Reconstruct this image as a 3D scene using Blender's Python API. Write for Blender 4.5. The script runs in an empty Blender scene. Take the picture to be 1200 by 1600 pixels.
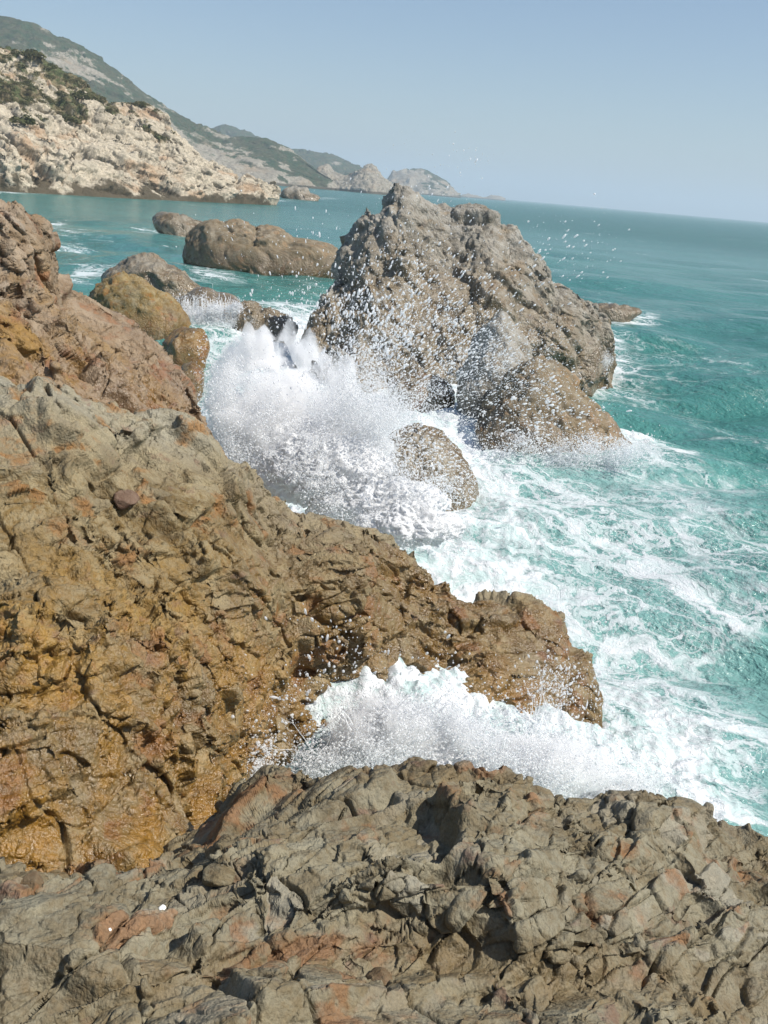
import bpy, math, random
import numpy as np

# ------------------------------------------------------------------ camera, light, air
S = bpy.context.scene
COL = S.collection
H = 7.0                      # eye height above the sea
FPX = 1537.0                 # focal length of the photograph in its own pixels (1200 x 1600)
PITCH, ROLL = math.radians(18.17), math.radians(5.0)
f_ = np.array([0, math.cos(PITCH), -math.sin(PITCH)])
r0 = np.array([1.0, 0, 0]); u0 = np.cross(r0, f_)
r_ = math.cos(ROLL) * r0 + math.sin(ROLL) * u0
u_ = -math.sin(ROLL) * r0 + math.cos(ROLL) * u0
from mathutils import Matrix
cam_d = bpy.data.cameras.new('camera'); cam = bpy.data.objects.new('camera', cam_d); COL.objects.link(cam)
cam.matrix_world = Matrix(((r_[0], u_[0], -f_[0], 0), (r_[1], u_[1], -f_[1], 0), (r_[2], u_[2], -f_[2], H), (0, 0, 0, 1)))
cam_d.sensor_fit = 'VERTICAL'; cam_d.sensor_height = 24; cam_d.lens = 24 * FPX / 1600
cam_d.clip_start = 0.05; cam_d.clip_end = 80000
S.camera = cam

SUN_EL, SUN_AZ = math.radians(50), math.radians(110)    # azimuth clockwise from the view direction (+Y)
W = bpy.data.worlds.new('World'); S.world = W; W.use_nodes = True
wn = W.node_tree.nodes; wl = W.node_tree.links; wn.clear()
wo = wn.new('ShaderNodeOutputWorld'); wb = wn.new('ShaderNodeBackground'); sk = wn.new('ShaderNodeTexSky')
sk.sky_type = 'NISHITA'; sk.sun_disc = False; sk.sun_elevation = SUN_EL; sk.sun_rotation = SUN_AZ
sk.air_density = 1.0; sk.dust_density = 1.0; sk.ozone_density = 3.4; sk.altitude = 0
wb.inputs['Strength'].default_value = 0.085
wl.new(sk.outputs[0], wb.inputs[0]); wl.new(wb.outputs[0], wo.inputs[0])
sl = bpy.data.lights.new('sun', 'SUN'); sl.energy = 4.3; sl.angle = math.radians(0.6); sl.color = (1.0, 0.94, 0.85)
so = bpy.data.objects.new('sun', sl); COL.objects.link(so)
sd = np.array([math.sin(SUN_AZ) * math.cos(SUN_EL), math.cos(SUN_AZ) * math.cos(SUN_EL), math.sin(SUN_EL)])
from mathutils import Vector
so.rotation_euler = Vector(sd).to_track_quat('Z', 'Y').to_euler(); so.location = (20, -10, 40)
S.view_settings.view_transform = 'Standard'; S.view_settings.look = 'None'
S.view_settings.exposure = 0.45; S.view_settings.gamma = 1; S.view_settings.use_curve_mapping = False
S.render.engine = 'CYCLES'
S.cycles.use_denoising = True
S.cycles.max_bounces = 10; S.cycles.diffuse_bounces = 8; S.cycles.transparent_max_bounces = 40
S.cycles.volume_bounces = 7
HAZE_DENSITY = 0.00022

rng = np.random.default_rng(7)
# ------------------------------------------------------------------ numpy noise
U = np.uint32
def hsh(ix, iy, iz, seed):
    with np.errstate(over='ignore'):
        h = ix.astype(np.int64).astype(U) * U(374761393) + iy.astype(np.int64).astype(U) * U(668265263) + iz.astype(np.int64).astype(U) * U(2147483647 - 58) + U(seed * 7919 + 13)
        h = (h ^ (h >> U(13))) * U(1274126177); h ^= h >> U(16)
        h = h * U(2246822519); h ^= h >> U(15)
    return h
def rnd(h, k=0):
    with np.errstate(over='ignore'):
        g = (h + U(k * 40503 + 1)) * U(2654435761); g ^= g >> U(15); g = g * U(2246822519); g ^= g >> U(13)
    return g.astype(np.float64) / 4294967295.0
def perlin(p, seed=0):
    i = np.floor(p).astype(np.int64); f = p - i; w = f * f * f * (f * (f * 6 - 15) + 10)
    out = 0
    for dx in (0, 1):
        for dy in (0, 1):
            for dz in (0, 1):
                h = hsh(i[:, 0] + dx, i[:, 1] + dy, i[:, 2] + dz, seed)
                a = (h & U(1023)).astype(np.float64) / 511.5 - 1; b = ((h >> U(10)) & U(1023)).astype(np.float64) / 511.5 - 1
                c = ((h >> U(20)) & U(1023)).astype(np.float64) / 511.5 - 1
                g = a * (f[:, 0] - dx) + b * (f[:, 1] - dy) + c * (f[:, 2] - dz)
                out = out + g * (w[:, 0] if dx else 1 - w[:, 0]) * (w[:, 1] if dy else 1 - w[:, 1]) * (w[:, 2] if dz else 1 - w[:, 2])
    return out * 1.3
def fbm(p, octv=4, seed=0, gain=.5):
    s = 0; a = 1
    for k in range(octv):
        s = s + a * perlin(p * 2.03 ** k + 17.3 * k, seed + k); a *= gain
    return s
def worley(q, seed=0):
    q = q.astype(np.float32); i = np.floor(q - .5).astype(np.int64); n = len(q)
    F1 = np.full(n, 9., np.float32); F2 = F1.copy(); ID = np.zeros(n, U); V = np.zeros((n, 3), np.float32)
    for dx in (0, 1):
        for dy in (0, 1):
            for dz in (0, 1):
                c = i + (dx, dy, dz); h = hsh(c[:, 0], c[:, 1], c[:, 2], seed)
                v = q - (c + np.stack([rnd(h, 1), rnd(h, 2), rnd(h, 3)], 1) * .66 + .17).astype(np.float32)
                d = v * v; d = np.sqrt(np.sqrt((d * d).sum(1)))
                m = d < F1
                F2 = np.where(m, F1, np.minimum(F2, d)); F1 = np.where(m, d, F1)
                ID = np.where(m, h, ID); V[m] = v[m]
    return F1, F2, ID, V
def sst(a, b, x):
    t = np.clip((x - a) / (b - a), 0, 1); return t * t * (3 - 2 * t)
def rotm(ax, ay, az):
    cx, sx, cy, sy, cz, sz = math.cos(ax), math.sin(ax), math.cos(ay), math.sin(ay), math.cos(az), math.sin(az)
    return np.array([[1, 0, 0], [0, cx, -sx], [0, sx, cx]]) @ np.array([[cy, 0, sy], [0, 1, 0], [-sy, 0, cy]]) @ np.array([[cz, -sz, 0], [sz, cz, 0], [0, 0, 1]])

def facets(p, size, R, an, seed, amp, tilt, groove, gw=.12):
    """one scale of jointed blocks: each cell has its own level and tilt, with an open joint round it"""
    q = (p @ R) / (size * np.asarray(an))
    F1, F2, ID, V = worley(q, seed)
    lev = rnd(ID, 5) * 2 - 1
    g = np.stack([rnd(ID, 6), rnd(ID, 7), rnd(ID, 8)], 1) - .5
    e = F2 - F1
    h = (amp * lev + tilt * (V * g).sum(1) * 2) * sst(0, .055, e) - groove * np.exp(-(e / gw) ** 2) * rnd(ID, 9) ** 1.5 * 1.3 
    return h, rnd(ID, 4)

# ------------------------------------------------------------------ placing helpers
def ray(px, py): return f_ + r_ * ((px - 600) / FPX) + u_ * ((800 - py) / FPX)
def Pz(px, py, z=0.0):
    d = ray(px, py); t = (z - H) / d[2]; return d * t + (0, 0, H)
def Py(px, py, Y):
    d = ray(px, py); return d * (Y / d[1]) + (0, 0, H)

def catmull(A, ts):
    """A: (n, ...) samples at 0..n-1, ts: parameters"""
    n = len(A); i = np.clip(np.floor(ts).astype(int), 0, n - 2); t = (ts - i).reshape((-1,) + (1,) * (A.ndim - 1))
    g = lambda k: A[np.clip(k, 0, n - 1)]
    p0, p1, p2, p3 = g(i - 1), g(i), g(i + 1), g(i + 2)
    m1 = (p2 - p0) * .4; m2 = (p3 - p1) * .4
    return (2 * t**3 - 3 * t**2 + 1) * p1 + (t**3 - 2 * t**2 + t) * m1 + (-2 * t**3 + 3 * t**2) * p2 + (t**3 - t**2) * m2
def steps(A, axis, ang, coarse=None, lo=2):
    """parameters along an axis so that steps are about `ang` radians as seen from the eye"""
    if axis: A = np.swapaxes(A, 0, 1)
    ts = []
    for i in range(len(A) - 1):
        d = np.linalg.norm(A[i + 1] - A[i], axis=-1); R = np.linalg.norm((A[i + 1] + A[i]) / 2 - (0, 0, H), axis=-1)
        L = np.percentile(d / np.maximum(R, 1.2), 75)
        a = ang * (coarse[i] if coarse else 1)
        n = max(lo, int(L / a)); n = min(n, 400)
        ts += list(i + np.arange(n) / n)
    return np.array(ts + [len(A) - 1.0])
def grid_faces(nr, nc, wrap=False):
    r = np.arange(nr - 1)[:, None]; c = np.arange(nc if wrap else nc - 1)[None, :]; c2 = (c + 1) % nc
    a = r * nc + c; b = r * nc + c2; d = (r + 1) * nc + c2; e = (r + 1) * nc + c
    return np.stack([a, b, d, e], -1).reshape(-1, 4)
def grid_normals(V):
    du = np.gradient(V, axis=1); dv = np.gradient(V, axis=0); n = np.cross(du, dv)
    return n / np.maximum(np.linalg.norm(n, axis=-1, keepdims=True), 1e-9)
def mesh_obj(name, V, F, mat, attrs=None, smooth=True, parent=None):
    V = np.asarray(V, dtype=np.float32).reshape(-1, 3); F = np.asarray(F, dtype=np.int32); k = F.shape[1]
    me = bpy.data.meshes.new(name); me.vertices.add(len(V)); me.vertices.foreach_set('co', V.ravel())
    me.loops.add(F.size); me.loops.foreach_set('vertex_index', F.ravel())
    me.polygons.add(len(F)); me.polygons.foreach_set('loop_start', np.arange(0, F.size, k, dtype=np.int32))
    me.polygons.foreach_set('use_smooth', np.full(len(F), smooth))
    me.update(calc_edges=True)
    for a, v in (attrs or {}).items():
        v = np.asarray(v, dtype=np.float32)
        if v.ndim == 1:
            at = me.attributes.new(a, 'FLOAT', 'POINT'); at.data.foreach_set('value', v)
        else:
            at = me.attributes.new(a, 'FLOAT_VECTOR', 'POINT'); at.data.foreach_set('vector', v.ravel())
    if mat: me.materials.append(mat)
    o = bpy.data.objects.new(name, me); COL.objects.link(o)
    if parent: o.parent = parent
    return o
def tag(o, label=None, cat=None, group=None, kind=None):
    if label: o['label'] = label
    if cat: o['category'] = cat
    if group: o['group'] = group
    if kind: o['kind'] = kind
    return o

# ------------------------------------------------------------------ node helper
class NT:
    def __init__(s, name):
        s.m = bpy.data.materials.new(name); s.m.use_nodes = True; s.t = s.m.node_tree; s.t.nodes.clear()
        s.out = s.t.nodes.new('ShaderNodeOutputMaterial')
    def n(s, typ, **kw):
        x = s.t.nodes.new('ShaderNode' + typ)
        for k, v in kw.items(): setattr(x, k, v)
        return x
    def put(s, sock, v):
        if isinstance(v, bpy.types.NodeSocket): s.t.links.new(v, sock)
        elif v is not None:
            try: sock.default_value = v
            except Exception: sock.default_value = (*v, 1) if len(v) == 3 else v
    def math(s, op, a, b=None, c=None, clamp=False):
        x = s.n('Math', operation=op, use_clamp=clamp); s.put(x.inputs[0], a)
        if b is not None: s.put(x.inputs[1], b)
        if c is not None: s.put(x.inputs[2], c)
        return x.outputs[0]
    def mapr(s, v, a, b, c=0.0, d=1.0, smooth=True):
        x = s.n('MapRange', interpolation_type='SMOOTHSTEP' if smooth else 'LINEAR')
        for i, q in enumerate((v, a, b, c, d)): s.put(x.inputs[i], q)
        return x.outputs[0]
    def mix(s, f, a, b, bt='MIX'):
        x = s.n('Mix', data_type='RGBA', blend_type=bt); s.put(x.inputs[0], f)
        for i, q in ((6, a), (7, b)):
            if isinstance(q, tuple): q = (*q, 1) if len(q) == 3 else q
            s.put(x.inputs[i], q)
        return x.outputs[2]
    def pos(s): return s.n('NewGeometry').outputs['Position']
    def mapping(s, v, scale=(1, 1, 1), rot=(0, 0, 0), loc=(0, 0, 0)):
        x = s.n('Mapping'); s.put(x.inputs[0], v); x.inputs['Scale'].default_value = scale; x.inputs['Rotation'].default_value = rot; x.inputs['Location'].default_value = loc
        return x.outputs[0]
    def noise(s, v, scale, detail=4, rough=.55, dist=0, out=0):
        x = s.n('TexNoise'); s.put(x.inputs['Vector'], v); x.inputs['Scale'].default_value = scale; x.inputs['Detail'].default_value = detail
        x.inputs['Roughness'].default_value = rough; x.inputs['Distortion'].default_value = dist
        return x.outputs[out]
    def vor(s, v, scale, feature='F1', out='Distance', rand=1):
        x = s.n('TexVoronoi', feature=feature); s.put(x.inputs['Vector'], v); x.inputs['Scale'].default_value = scale; x.inputs['Randomness'].default_value = rand
        return x.outputs[out]
    def attr(s, name, out='Fac'):
        x = s.n('Attribute', attribute_name=name); return x.outputs[out]
    def vadd(s, a, b, sc=None):
        if sc is not None:
            y = s.n('VectorMath', operation='SCALE'); s.put(y.inputs[0], b); s.put(y.inputs['Scale'], sc); b = y.outputs[0]
        x = s.n('VectorMath', operation='ADD'); s.put(x.inputs[0], a); s.put(x.inputs[1], b); return x.outputs[0]
    def bump(s, h, dist, strength=1, normal=None):
        x = s.n('Bump'); s.put(x.inputs['Height'], h); x.inputs['Distance'].default_value = dist; s.put(x.inputs['Strength'], strength)
        if normal is not None: s.put(x.inputs['Normal'], normal)
        return x.outputs[0]
    def principled(s, col, rough, normal=None, spec=.5, ior=None):
        x = s.n('BsdfPrincipled'); s.put(x.inputs['Base Color'], (*col, 1) if isinstance(col, tuple) else col); s.put(x.inputs['Roughness'], rough)
        x.inputs['Specular IOR Level'].default_value = spec if not isinstance(spec, bpy.types.NodeSocket) else .5
        if isinstance(spec, bpy.types.NodeSocket): s.put(x.inputs['Specular IOR Level'], spec)
        if ior: x.inputs['IOR'].default_value = ior
        if normal is not None: s.put(x.inputs['Normal'], normal)
        return x.outputs[0]
    def done(s, sh): s.t.links.new(sh, s.out.inputs['Surface']); return s.m

# ------------------------------------------------------------------ materials
def rock_material(name, dry, dark, rust, ochre, purple, sc=1.0, bump=1.0, pale=None):
    t = NT(name); P = t.pos()
    tint = t.attr('tint'); wet = t.attr('wet'); och = t.attr('ochre')
    wv = t.vadd(P, t.noise(P, 1.6 / sc, 3, out=1), .25 * sc)
    nA = t.noise(wv, .9 / sc, 5, .6); nB = t.noise(wv, 3.5 / sc, 6, .65); nC = t.noise(wv, 14 / sc, 5, .7); nD = t.noise(t.mapping(P, (1, 1, 1), loc=(31, 7, 3)), 1.7 / sc, 6, .62)
    nE = t.noise(t.mapping(P, (1, 1, 2.2), loc=(3, 51, 9)), 2.3 / sc, 6, .6)
    c = t.mix(t.mapr(t.math('ADD', t.math('MULTIPLY', nB, .6), t.math('MULTIPLY', nC, .4)), .40, .60), dry, dark)
    c = t.mix(t.math('MULTIPLY', tint, .35), c, t.mix(.5, dry, dark, 'MULTIPLY') if False else dark)
    c = t.mix(t.mapr(tint, .55, 1.0, 0, .45), c, pale or dry)
    orf = t.math('MULTIPLY', och, t.mapr(t.math('ADD', nA, t.math('MULTIPLY', nB, .5)), .60, .90, .05, 1))
    c = t.mix(orf, c, ochre)
    c = t.mix(t.math('MULTIPLY', t.attr('grey'), t.mapr(nB, .35, .6, .5, 1)), c, (.30, .285, .225))
    rf = t.mapr(t.math('ADD', nD, t.math('MULTIPLY', tint, .16)), .62, .74)
    c = t.mix(t.math('MULTIPLY', rf, .75), c, rust)
    pf = t.mapr(nE, .60, .70)
    c = t.mix(t.math('MULTIPLY', pf, .5), c, purple)
    # mineral grain
    g = t.mapr(nC, .3, .7, .72, 1.28, False)
    gx = t.n('VectorMath', operation='SCALE'); t.put(gx.inputs[0], c); t.put(gx.inputs['Scale'], g); c = gx.outputs[0]
    c = t.mix(t.math('MULTIPLY', t.mapr(t.noise(t.mapping(wv, (1, 1, .6), loc=(9, 9, 90)), 2.0 / sc, 6, .7), .56, .68), .55), c, t.mix(1.0, c, (.42, .36, .28), 'MULTIPLY'))
    fine = t.mapr(t.noise(P, 70 / sc, 3, .8), .3, .7, .82, 1.18, False)
    gx = t.n('VectorMath', operation='SCALE'); t.put(gx.inputs[0], c); t.put(gx.inputs['Scale'], fine); c = gx.outputs[0]
    # wet film: darker, richer, glossy
    wn = t.math('MULTIPLY', wet, t.mapr(nB, .25, .6, .55, 1))
    c = t.mix(t.math('MULTIPLY', wn, .95), c, t.mix(1.0, c, (.64, .52, .34), 'MULTIPLY'))
    rough = t.mapr(wn, 0, 1, .8, .22)
    rough = t.math('ADD', rough, t.mapr(nC, .3, .7, -.08, .1, False))
    h = t.math('ADD', t.math('MULTIPLY', nC, .7), t.math('MULTIPLY', t.noise(wv, 45 / sc, 4, .7), .35))
    h = t.math('ADD', h, t.math('MULTIPLY', t.noise(t.mapping(wv, (.8, 1.5, 1), (.35, .25, .5)), 7 / sc, 5, .65), .4))
    def ridge(v): return t.math('MULTIPLY', t.math('ABSOLUTE', t.math('SUBTRACT', v, .5)), 2)
    h = t.math('ADD', h, t.math('MULTIPLY', ridge(t.noise(t.mapping(wv, (1, 1.7, 1), (.5, .2, .9)), 4.5 / sc, 3, .55)), 1.6))
    h = t.math('ADD', h, t.math('MULTIPLY', ridge(t.noise(t.mapping(P, (1.4, 1, 1), (.1, .6, .3)), 15 / sc, 2, .5)), .7))
    b = t.bump(h, .03 * sc * bump, .9)
    return t.done(t.principled(c, rough, b, t.mapr(wn, 0, 1, .2, .8)))

M_LEDGE = rock_material('rock_grey_tan', (.265, .245, .175), (.145, .122, .078), (.21, .105, .045), (.21, .145, .055), (.17, .09, .07), pale=(.345, .335, .28), bump=.8)
M_RIDGE = rock_material('rock_brown_ochre', (.33, .275, .165), (.145, .10, .038), (.26, .125, .035), (.37, .225, .042), (.16, .085, .06), pale=(.31, .285, .205))
M_TAN = rock_material('rock_tan', (.26, .22, .16), (.14, .11, .07), (.27, .18, .10), (.28, .21, .10), (.2, .15, .11), sc=1.2, pale=(.38, .35, .28), bump=.8)
M_OUT = rock_material('rock_pinkish', (.36, .29, .215), (.21, .155, .105), (.27, .13, .06), (.29, .18, .05), (.22, .115, .09), pale=(.36, .32, .27))
M_STACK = rock_material('rock_sea_stack', (.38, .365, .325), (.20, .185, .155), (.22, .17, .11), (.19, .145, .07), (.165, .135, .115), sc=2.2, pale=(.44, .42, .375))

def foam_bsdf(t, P, scale=8, bumpd=.05):
    b = t.bump(t.noise(P, scale, 5, .65), bumpd, .8)
    d = t.n('BsdfDiffuse'); t.put(d.inputs['Color'], (.86, .88, .9, 1)); t.put(d.inputs['Normal'], b)
    return d.outputs[0]
def drop_material():
    t = NT('spray_water')
    d = t.n('BsdfDiffuse'); d.inputs['Color'].default_value = (.97, .98, .99, 1)
    tr = t.n('BsdfTranslucent'); tr.inputs['Color'].default_value = (.97, .98, .99, 1)
    m = t.n('MixShader'); m.inputs[0].default_value = .5; t.put(m.inputs[1], d.outputs[0]); t.put(m.inputs[2], tr.outputs[0])
    tp = t.n('BsdfTransparent'); m2 = t.n('MixShader'); m2.inputs[0].default_value = .35; t.put(m2.inputs[1], m.outputs[0]); t.put(m2.inputs[2], tp.outputs[0])
    return t.done(m2.outputs[0])
M_DROP = drop_material()

def sea_material():
    t = NT('sea_water'); P = t.pos()
    foam = t.attr('foam'); aer = t.attr('aer'); far = t.attr('far')
    flow = t.mapping(P, (1, 1, 1), rot=(0, 0, math.radians(38)))
    st = t.mapping(flow, (.32, 1.0, 1))
    w1 = t.noise(P, .28, 3, .5, out=1); w2 = t.noise(P, 1.1, 4, .6, out=1); w3 = t.noise(P, 4.5, 3, .6, out=1)
    q = t.vadd(t.vadd(t.vadd(st, w1, 3.2), w2, 1.0), w3, .22)
    e1 = t.vor(q, .55, 'DISTANCE_TO_EDGE'); e2 = t.vor(q, 1.5, 'DISTANCE_TO_EDGE'); e3 = t.vor(t.vadd(q, w3, .3), 4.2, 'DISTANCE_TO_EDGE')
    nb = t.noise(q, .55, 6, .62); nf = t.noise(q, 3.2, 6, .7)
    # lace: thin where the foam attribute is low, closing to solid where it is high
    def lace(e, w, k): return t.mapr(t.math('SUBTRACT', e, t.math('MULTIPLY', t.math('ADD', t.math('MULTIPLY', foam, k), t.math('MULTIPLY', t.math('SUBTRACT', nf, .5), .45)), w)), -.02, .10 * w + .012, 1, 0)
    L = t.math('MAXIMUM', t.math('MULTIPLY', lace(e1, .26, .5), .9), t.math('MAXIMUM', t.math('MULTIPLY', lace(e2, .24, .5), .75), t.math('MULTIPLY', lace(e3, .22, .5), .55)))
    patch = t.mapr(t.math('ADD', t.math('ADD', foam, t.math('MULTIPLY', t.math('SUBTRACT', nb, .5), 1.5)), t.math('MULTIPLY', t.math('SUBTRACT', nf, .5), .7)), .80, 1.1)
    gate = t.mapr(t.math('ADD', foam, t.math('MULTIPLY', t.math('SUBTRACT', nb, .5), 1.7)), .16, .55)
    F = t.math('MAXIMUM', t.math('MULTIPLY', L, gate), patch)
    # scattered whitecaps on open water
    cv = t.mapping(flow, (.16, .5, 1)); cap = t.noise(t.vadd(cv, t.noise(P, .3, 3, out=1), .5), .55, 5, .62)
    cap = t.mapr(t.math('ADD', cap, t.math('MULTIPLY', t.noise(P, 1.3, 5, .7), .22)), .785, .835)
    F = t.math('MAXIMUM', F, t.math('MULTIPLY', cap, .75)); F = t.math('MINIMUM', F, 1.0)
    deep = (.045, .175, .158); mid = (.09, .265, .235); milk = (.18, .345, .325)
    nn = t.noise(t.mapping(P, (.3, 1, 1)), .06, 4, .6)
    c = t.mix(t.mapr(nn, .35, .65), deep, (.058, .21, .185))
    c = t.mix(t.mapr(aer, 0, .5), c, mid)
    c = t.mix(t.mapr(t.math('ADD', aer, t.math('MULTIPLY', t.math('SUBTRACT', nf, .5), .35)), .45, 1.0), c, milk)
    swl = t.noise(t.mapping(flow, (.5, 1, 1), (0, 0, .5)), .45, 5, .65); swn = t.bump(swl, 3.6, t.mapr(far, 0, 1, .25, .9))
    rip = t.math('ADD', t.noise(t.mapping(flow, (.6, 1, 1)), 1.1, 6, .62), t.math('MULTIPLY', t.noise(flow, 5, 4, .6), .25))
    b = t.bump(rip, .7, t.mapr(far, 0, 1, .6, 1.0), swn)
    w = t.principled(c, t.mapr(far, 0, 1, .12, .26), b, .5, 1.33)
    fb = t.n('BsdfDiffuse'); t.put(fb.inputs['Color'], t.mix(t.mapr(nf, .35, .6), (.52, .64, .63), (.74, .76, .78)))
    t.put(fb.inputs['Normal'], t.bump(t.math('ADD', nf, t.math('MULTIPLY', F, .5)), .12, .8))
    m = t.n('MixShader'); t.put(m.inputs[0], F); t.put(m.inputs[1], w); t.put(m.inputs[2], fb.outputs[0])
    return t.done(m.outputs[0])
M_SEA = sea_material()

def hill_material(name, rock, rock2, green, brown, sc=1.0, stain=(.36, .22, .12)):
    t = NT(name); P = t.pos(); veg = t.attr('veg'); wet = t.attr('wet'); tint = t.attr('tint')
    a = t.noise(P, .35 / sc, 6, .65); b = t.noise(P, 1.6 / sc, 5, .7); d = t.noise(P, .09 / sc, 4, .6)
    c = t.mix(t.mapr(b, .35, .65), rock, rock2)
    c = t.mix(t.math('MULTIPLY', t.mapr(tint, .3, 1), .4), c, rock2)
    c = t.mix(t.math('MULTIPLY', t.mapr(d, .52, .66), .6), c, stain)
    g = t.mix(t.mapr(a, .42, .6), brown, green)
    gx = t.n('VectorMath', operation='SCALE'); t.put(gx.inputs[0], g); t.put(gx.inputs['Scale'], t.mapr(b, .3, .7, .6, 1.4)); g = gx.outputs[0]
    c = t.mix(t.mapr(t.math('ADD', veg, t.math('MULTIPLY', t.math('SUBTRACT', b, .5), .5)), .42, .56), c, g)
    c = t.mix(t.mapr(t.math('ADD', wet, t.math('MULTIPLY', t.math('SUBTRACT', b, .5), .6)), .3, .7), c, (.085, .07, .045))
    bp = t.bump(t.math('ADD', a, t.math('MULTIPLY', b, .4)), .8 * sc, .8)
    return t.done(t.principled(c, .85, bp, .2))
M_HEAD = hill_material('headland_rock', (.56, .49, .375), (.31, .275, .21), (.07, .085, .035), (.16, .13, .075))
M_HILL = hill_material('hill_scrub', (.36, .33, .27), (.20, .18, .14), (.03, .055, .025), (.06, .065, .035), sc=4, stain=(.26, .19, .12))

# ------------------------------------------------------------------ lofted rock masses
def slabs(p, d, period, seed, amp, groove, gw, wob=.5):
    """long parallel fractures: each slab between two joints has its own level and slope"""
    d = np.array(d, float); d /= np.linalg.norm(d); s = p @ d / period + fbm(p / period * .35, 3, seed, .5) * wob
    i = np.floor(s).astype(np.int64); f = s - i; h = hsh(i, i * 0, i * 0, seed)
    e = np.minimum(f, 1 - f); m = sst(-.15, .3, fbm(p / period * .5 + 31, 2, seed + 3))
    return (rnd(h, 1) * 2 - 1) * amp * m + (f - .5) * (rnd(h, 2) - .35) * amp * 1.6 * m - groove * np.exp(-(e / gw) ** 2) * m
def relax(V, it=14, a_=1.35, b_=2.4, fl=.03):
    """even out the grid where a step has stretched it"""
    for _ in range(it):
        P = np.pad(V, ((1, 1), (1, 1), (0, 0)), mode='edge')
        L = [P[:-2, 1:-1], P[2:, 1:-1], P[1:-1, :-2], P[1:-1, 2:]]
        d = np.stack([np.linalg.norm(l - V, axis=-1) for l in L]); far = np.maximum(d.max(0), 1e-9); med = np.partition(d, 1, axis=0)[1] + 1e-9
        w = sst(a_, b_, far / med)[..., None]; w = np.maximum(w, fl)
        A = (L[0] + L[1] + L[2] + L[3]) / 4; A[0] = V[0]; A[-1] = V[-1]; A[:, 0] = V[:, 0]; A[:, -1] = V[:, -1]
        V = V + (A - V) * w * .6
    return V
def relief_coast(p, seed, R, k=1.0, fine=1.0, stage=1):
    """jointed, stepped bedrock relief; stage 1 the big blocks and slabs, stage 2 what is broken into them"""
    m = sst(-.3, .3, fbm(p * .7 + 5, 3, seed + 40))
    w = np.stack([fbm(p * .8, 3, seed + 1), fbm(p * .8 + 40, 3, seed + 2), fbm(p * .8 + 80, 3, seed + 3)], 1)
    if stage == 1:
        q = p + w * .10
        h = fbm(p * .5, 3, seed + 5) * .13 * k
        a, t1 = facets(q, 1.15 * k, R, (1.7, .8, .8), seed + 10, .11 * k, .26 * k, .0, .05)
        s1 = slabs(q, R[:, 1], .55 * k, seed + 60, .05 * k, .05 * k, .05); s2 = slabs(q, R[:, 0] + .3 * R[:, 2], .95 * k, seed + 61, .04 * k, .05 * k, .035)
        b, t2 = facets(q, .50 * k, R @ rotm(.15, .3, .1), (1.5, .65, .9), seed + 20, .04 * k, .13 * k, .0, .06)
        return h + a + s1 + s2 + b * (.4 + .6 * m), t1
    q = p + w * .05 + np.stack([fbm(p * 3, 2, seed + 6), fbm(p * 3 + 9, 2, seed + 7), fbm(p * 3 + 20, 2, seed + 8)], 1) * .012
    m2 = sst(-.25, .25, fbm(p * 1.2 + 55, 3, seed + 41))
    b, t2 = facets(q, .40 * k, R @ rotm(.2, .1, .3), (1.6, .6, .9), seed + 25, .020 * k, .085 * k, .070 * k, .032)
    d, t4 = facets(q, .20 * k, R @ rotm(-.3, .5, .2), (1.4, .7, .9), seed + 27, .012 * k, .060 * k, .040 * k, .040)
    c, t3 = facets(q, .085 * k, R @ rotm(.4, .2, .5), (1.5, .7, .9), seed + 30, .004 * k * fine, .024 * k * fine, .008 * k * fine, .07)
    pit = fbm(p * 6 / k, 4, seed + 50, .55) * .006 * k
    mb = sst(-.45, .2, fbm(p * .45 + 12, 3, seed + 44)); cr = slabs(q, R[:, 0] + .5 * R[:, 1], .75 * k, seed + 70, 0, .10 * k, .018, .8) + slabs(q, R[:, 1] - .3 * R[:, 0], .50 * k, seed + 71, 0, .09 * k, .022, .6)
    return b * (.35 + .65 * mb) + d * (.08 + .92 * m * mb) + c * (.15 + .85 * m2 * mb) + pit + cr, np.where(m2 > .5, t2, .5 * t2 + .5 * t4)

def build(cols, name, mat, ang, seed, R, k=1.0, fine=1.0, coarse=None, ccoarse=None, amp=1.0, fade=None, relief=relief_coast, flip=False, extra=None):
    """cols: list of columns of control rows [x, y, z, wet, ochre]"""
    A = np.array(cols, dtype=float)                    # (ncol, nrow, 5)
    A = np.swapaxes(A, 0, 1)                           # rows, cols
    tr = steps(A[..., :3], 0, ang, coarse); tc = steps(A[..., :3], 1, ang, ccoarse)
    G = catmull(A, tr); G = np.swapaxes(catmull(np.swapaxes(G, 0, 1), tc), 0, 1)
    V = G[..., :3]; N = grid_normals(V)
    if flip: N = -N
    nr, nc = V.shape[:2]; p = V.reshape(-1, 3); n = N.reshape(-1, 3)
    fd = fade(p) if fade is not None else 1.0
    h, _ = relief(p, seed, R, k, fine, 1); h = h * fd
    V = relax((p + n * (h * amp)[:, None]).reshape(V.shape)); N = grid_normals(V) * (-1 if flip else 1); p = V.reshape(-1, 3); n = N.reshape(-1, 3)
    h, tint = relief(p, seed, R, k, fine, 2); h = h * (fade(p) if fade is not None else 1.0)
    q = relax((p + n * (h * amp)[:, None]).reshape(V.shape), 2, 2.2, 4.5, 0).reshape(-1, 3)
    F = grid_faces(nr, nc)
    if flip: F = F[:, ::-1]
    at = {'tint': tint, 'wet': np.clip(G[..., 3].ravel(), 0, 1), 'ochre': np.clip(G[..., 4].ravel(), 0, 1), 'grey': np.clip(-G[..., 4].ravel(), 0, 1)}
    if extra: at.update(extra(q, n, at))
    print(name, nr, nc, nr * nc)
    return mesh_obj(name, q, F, mat, at)
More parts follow.
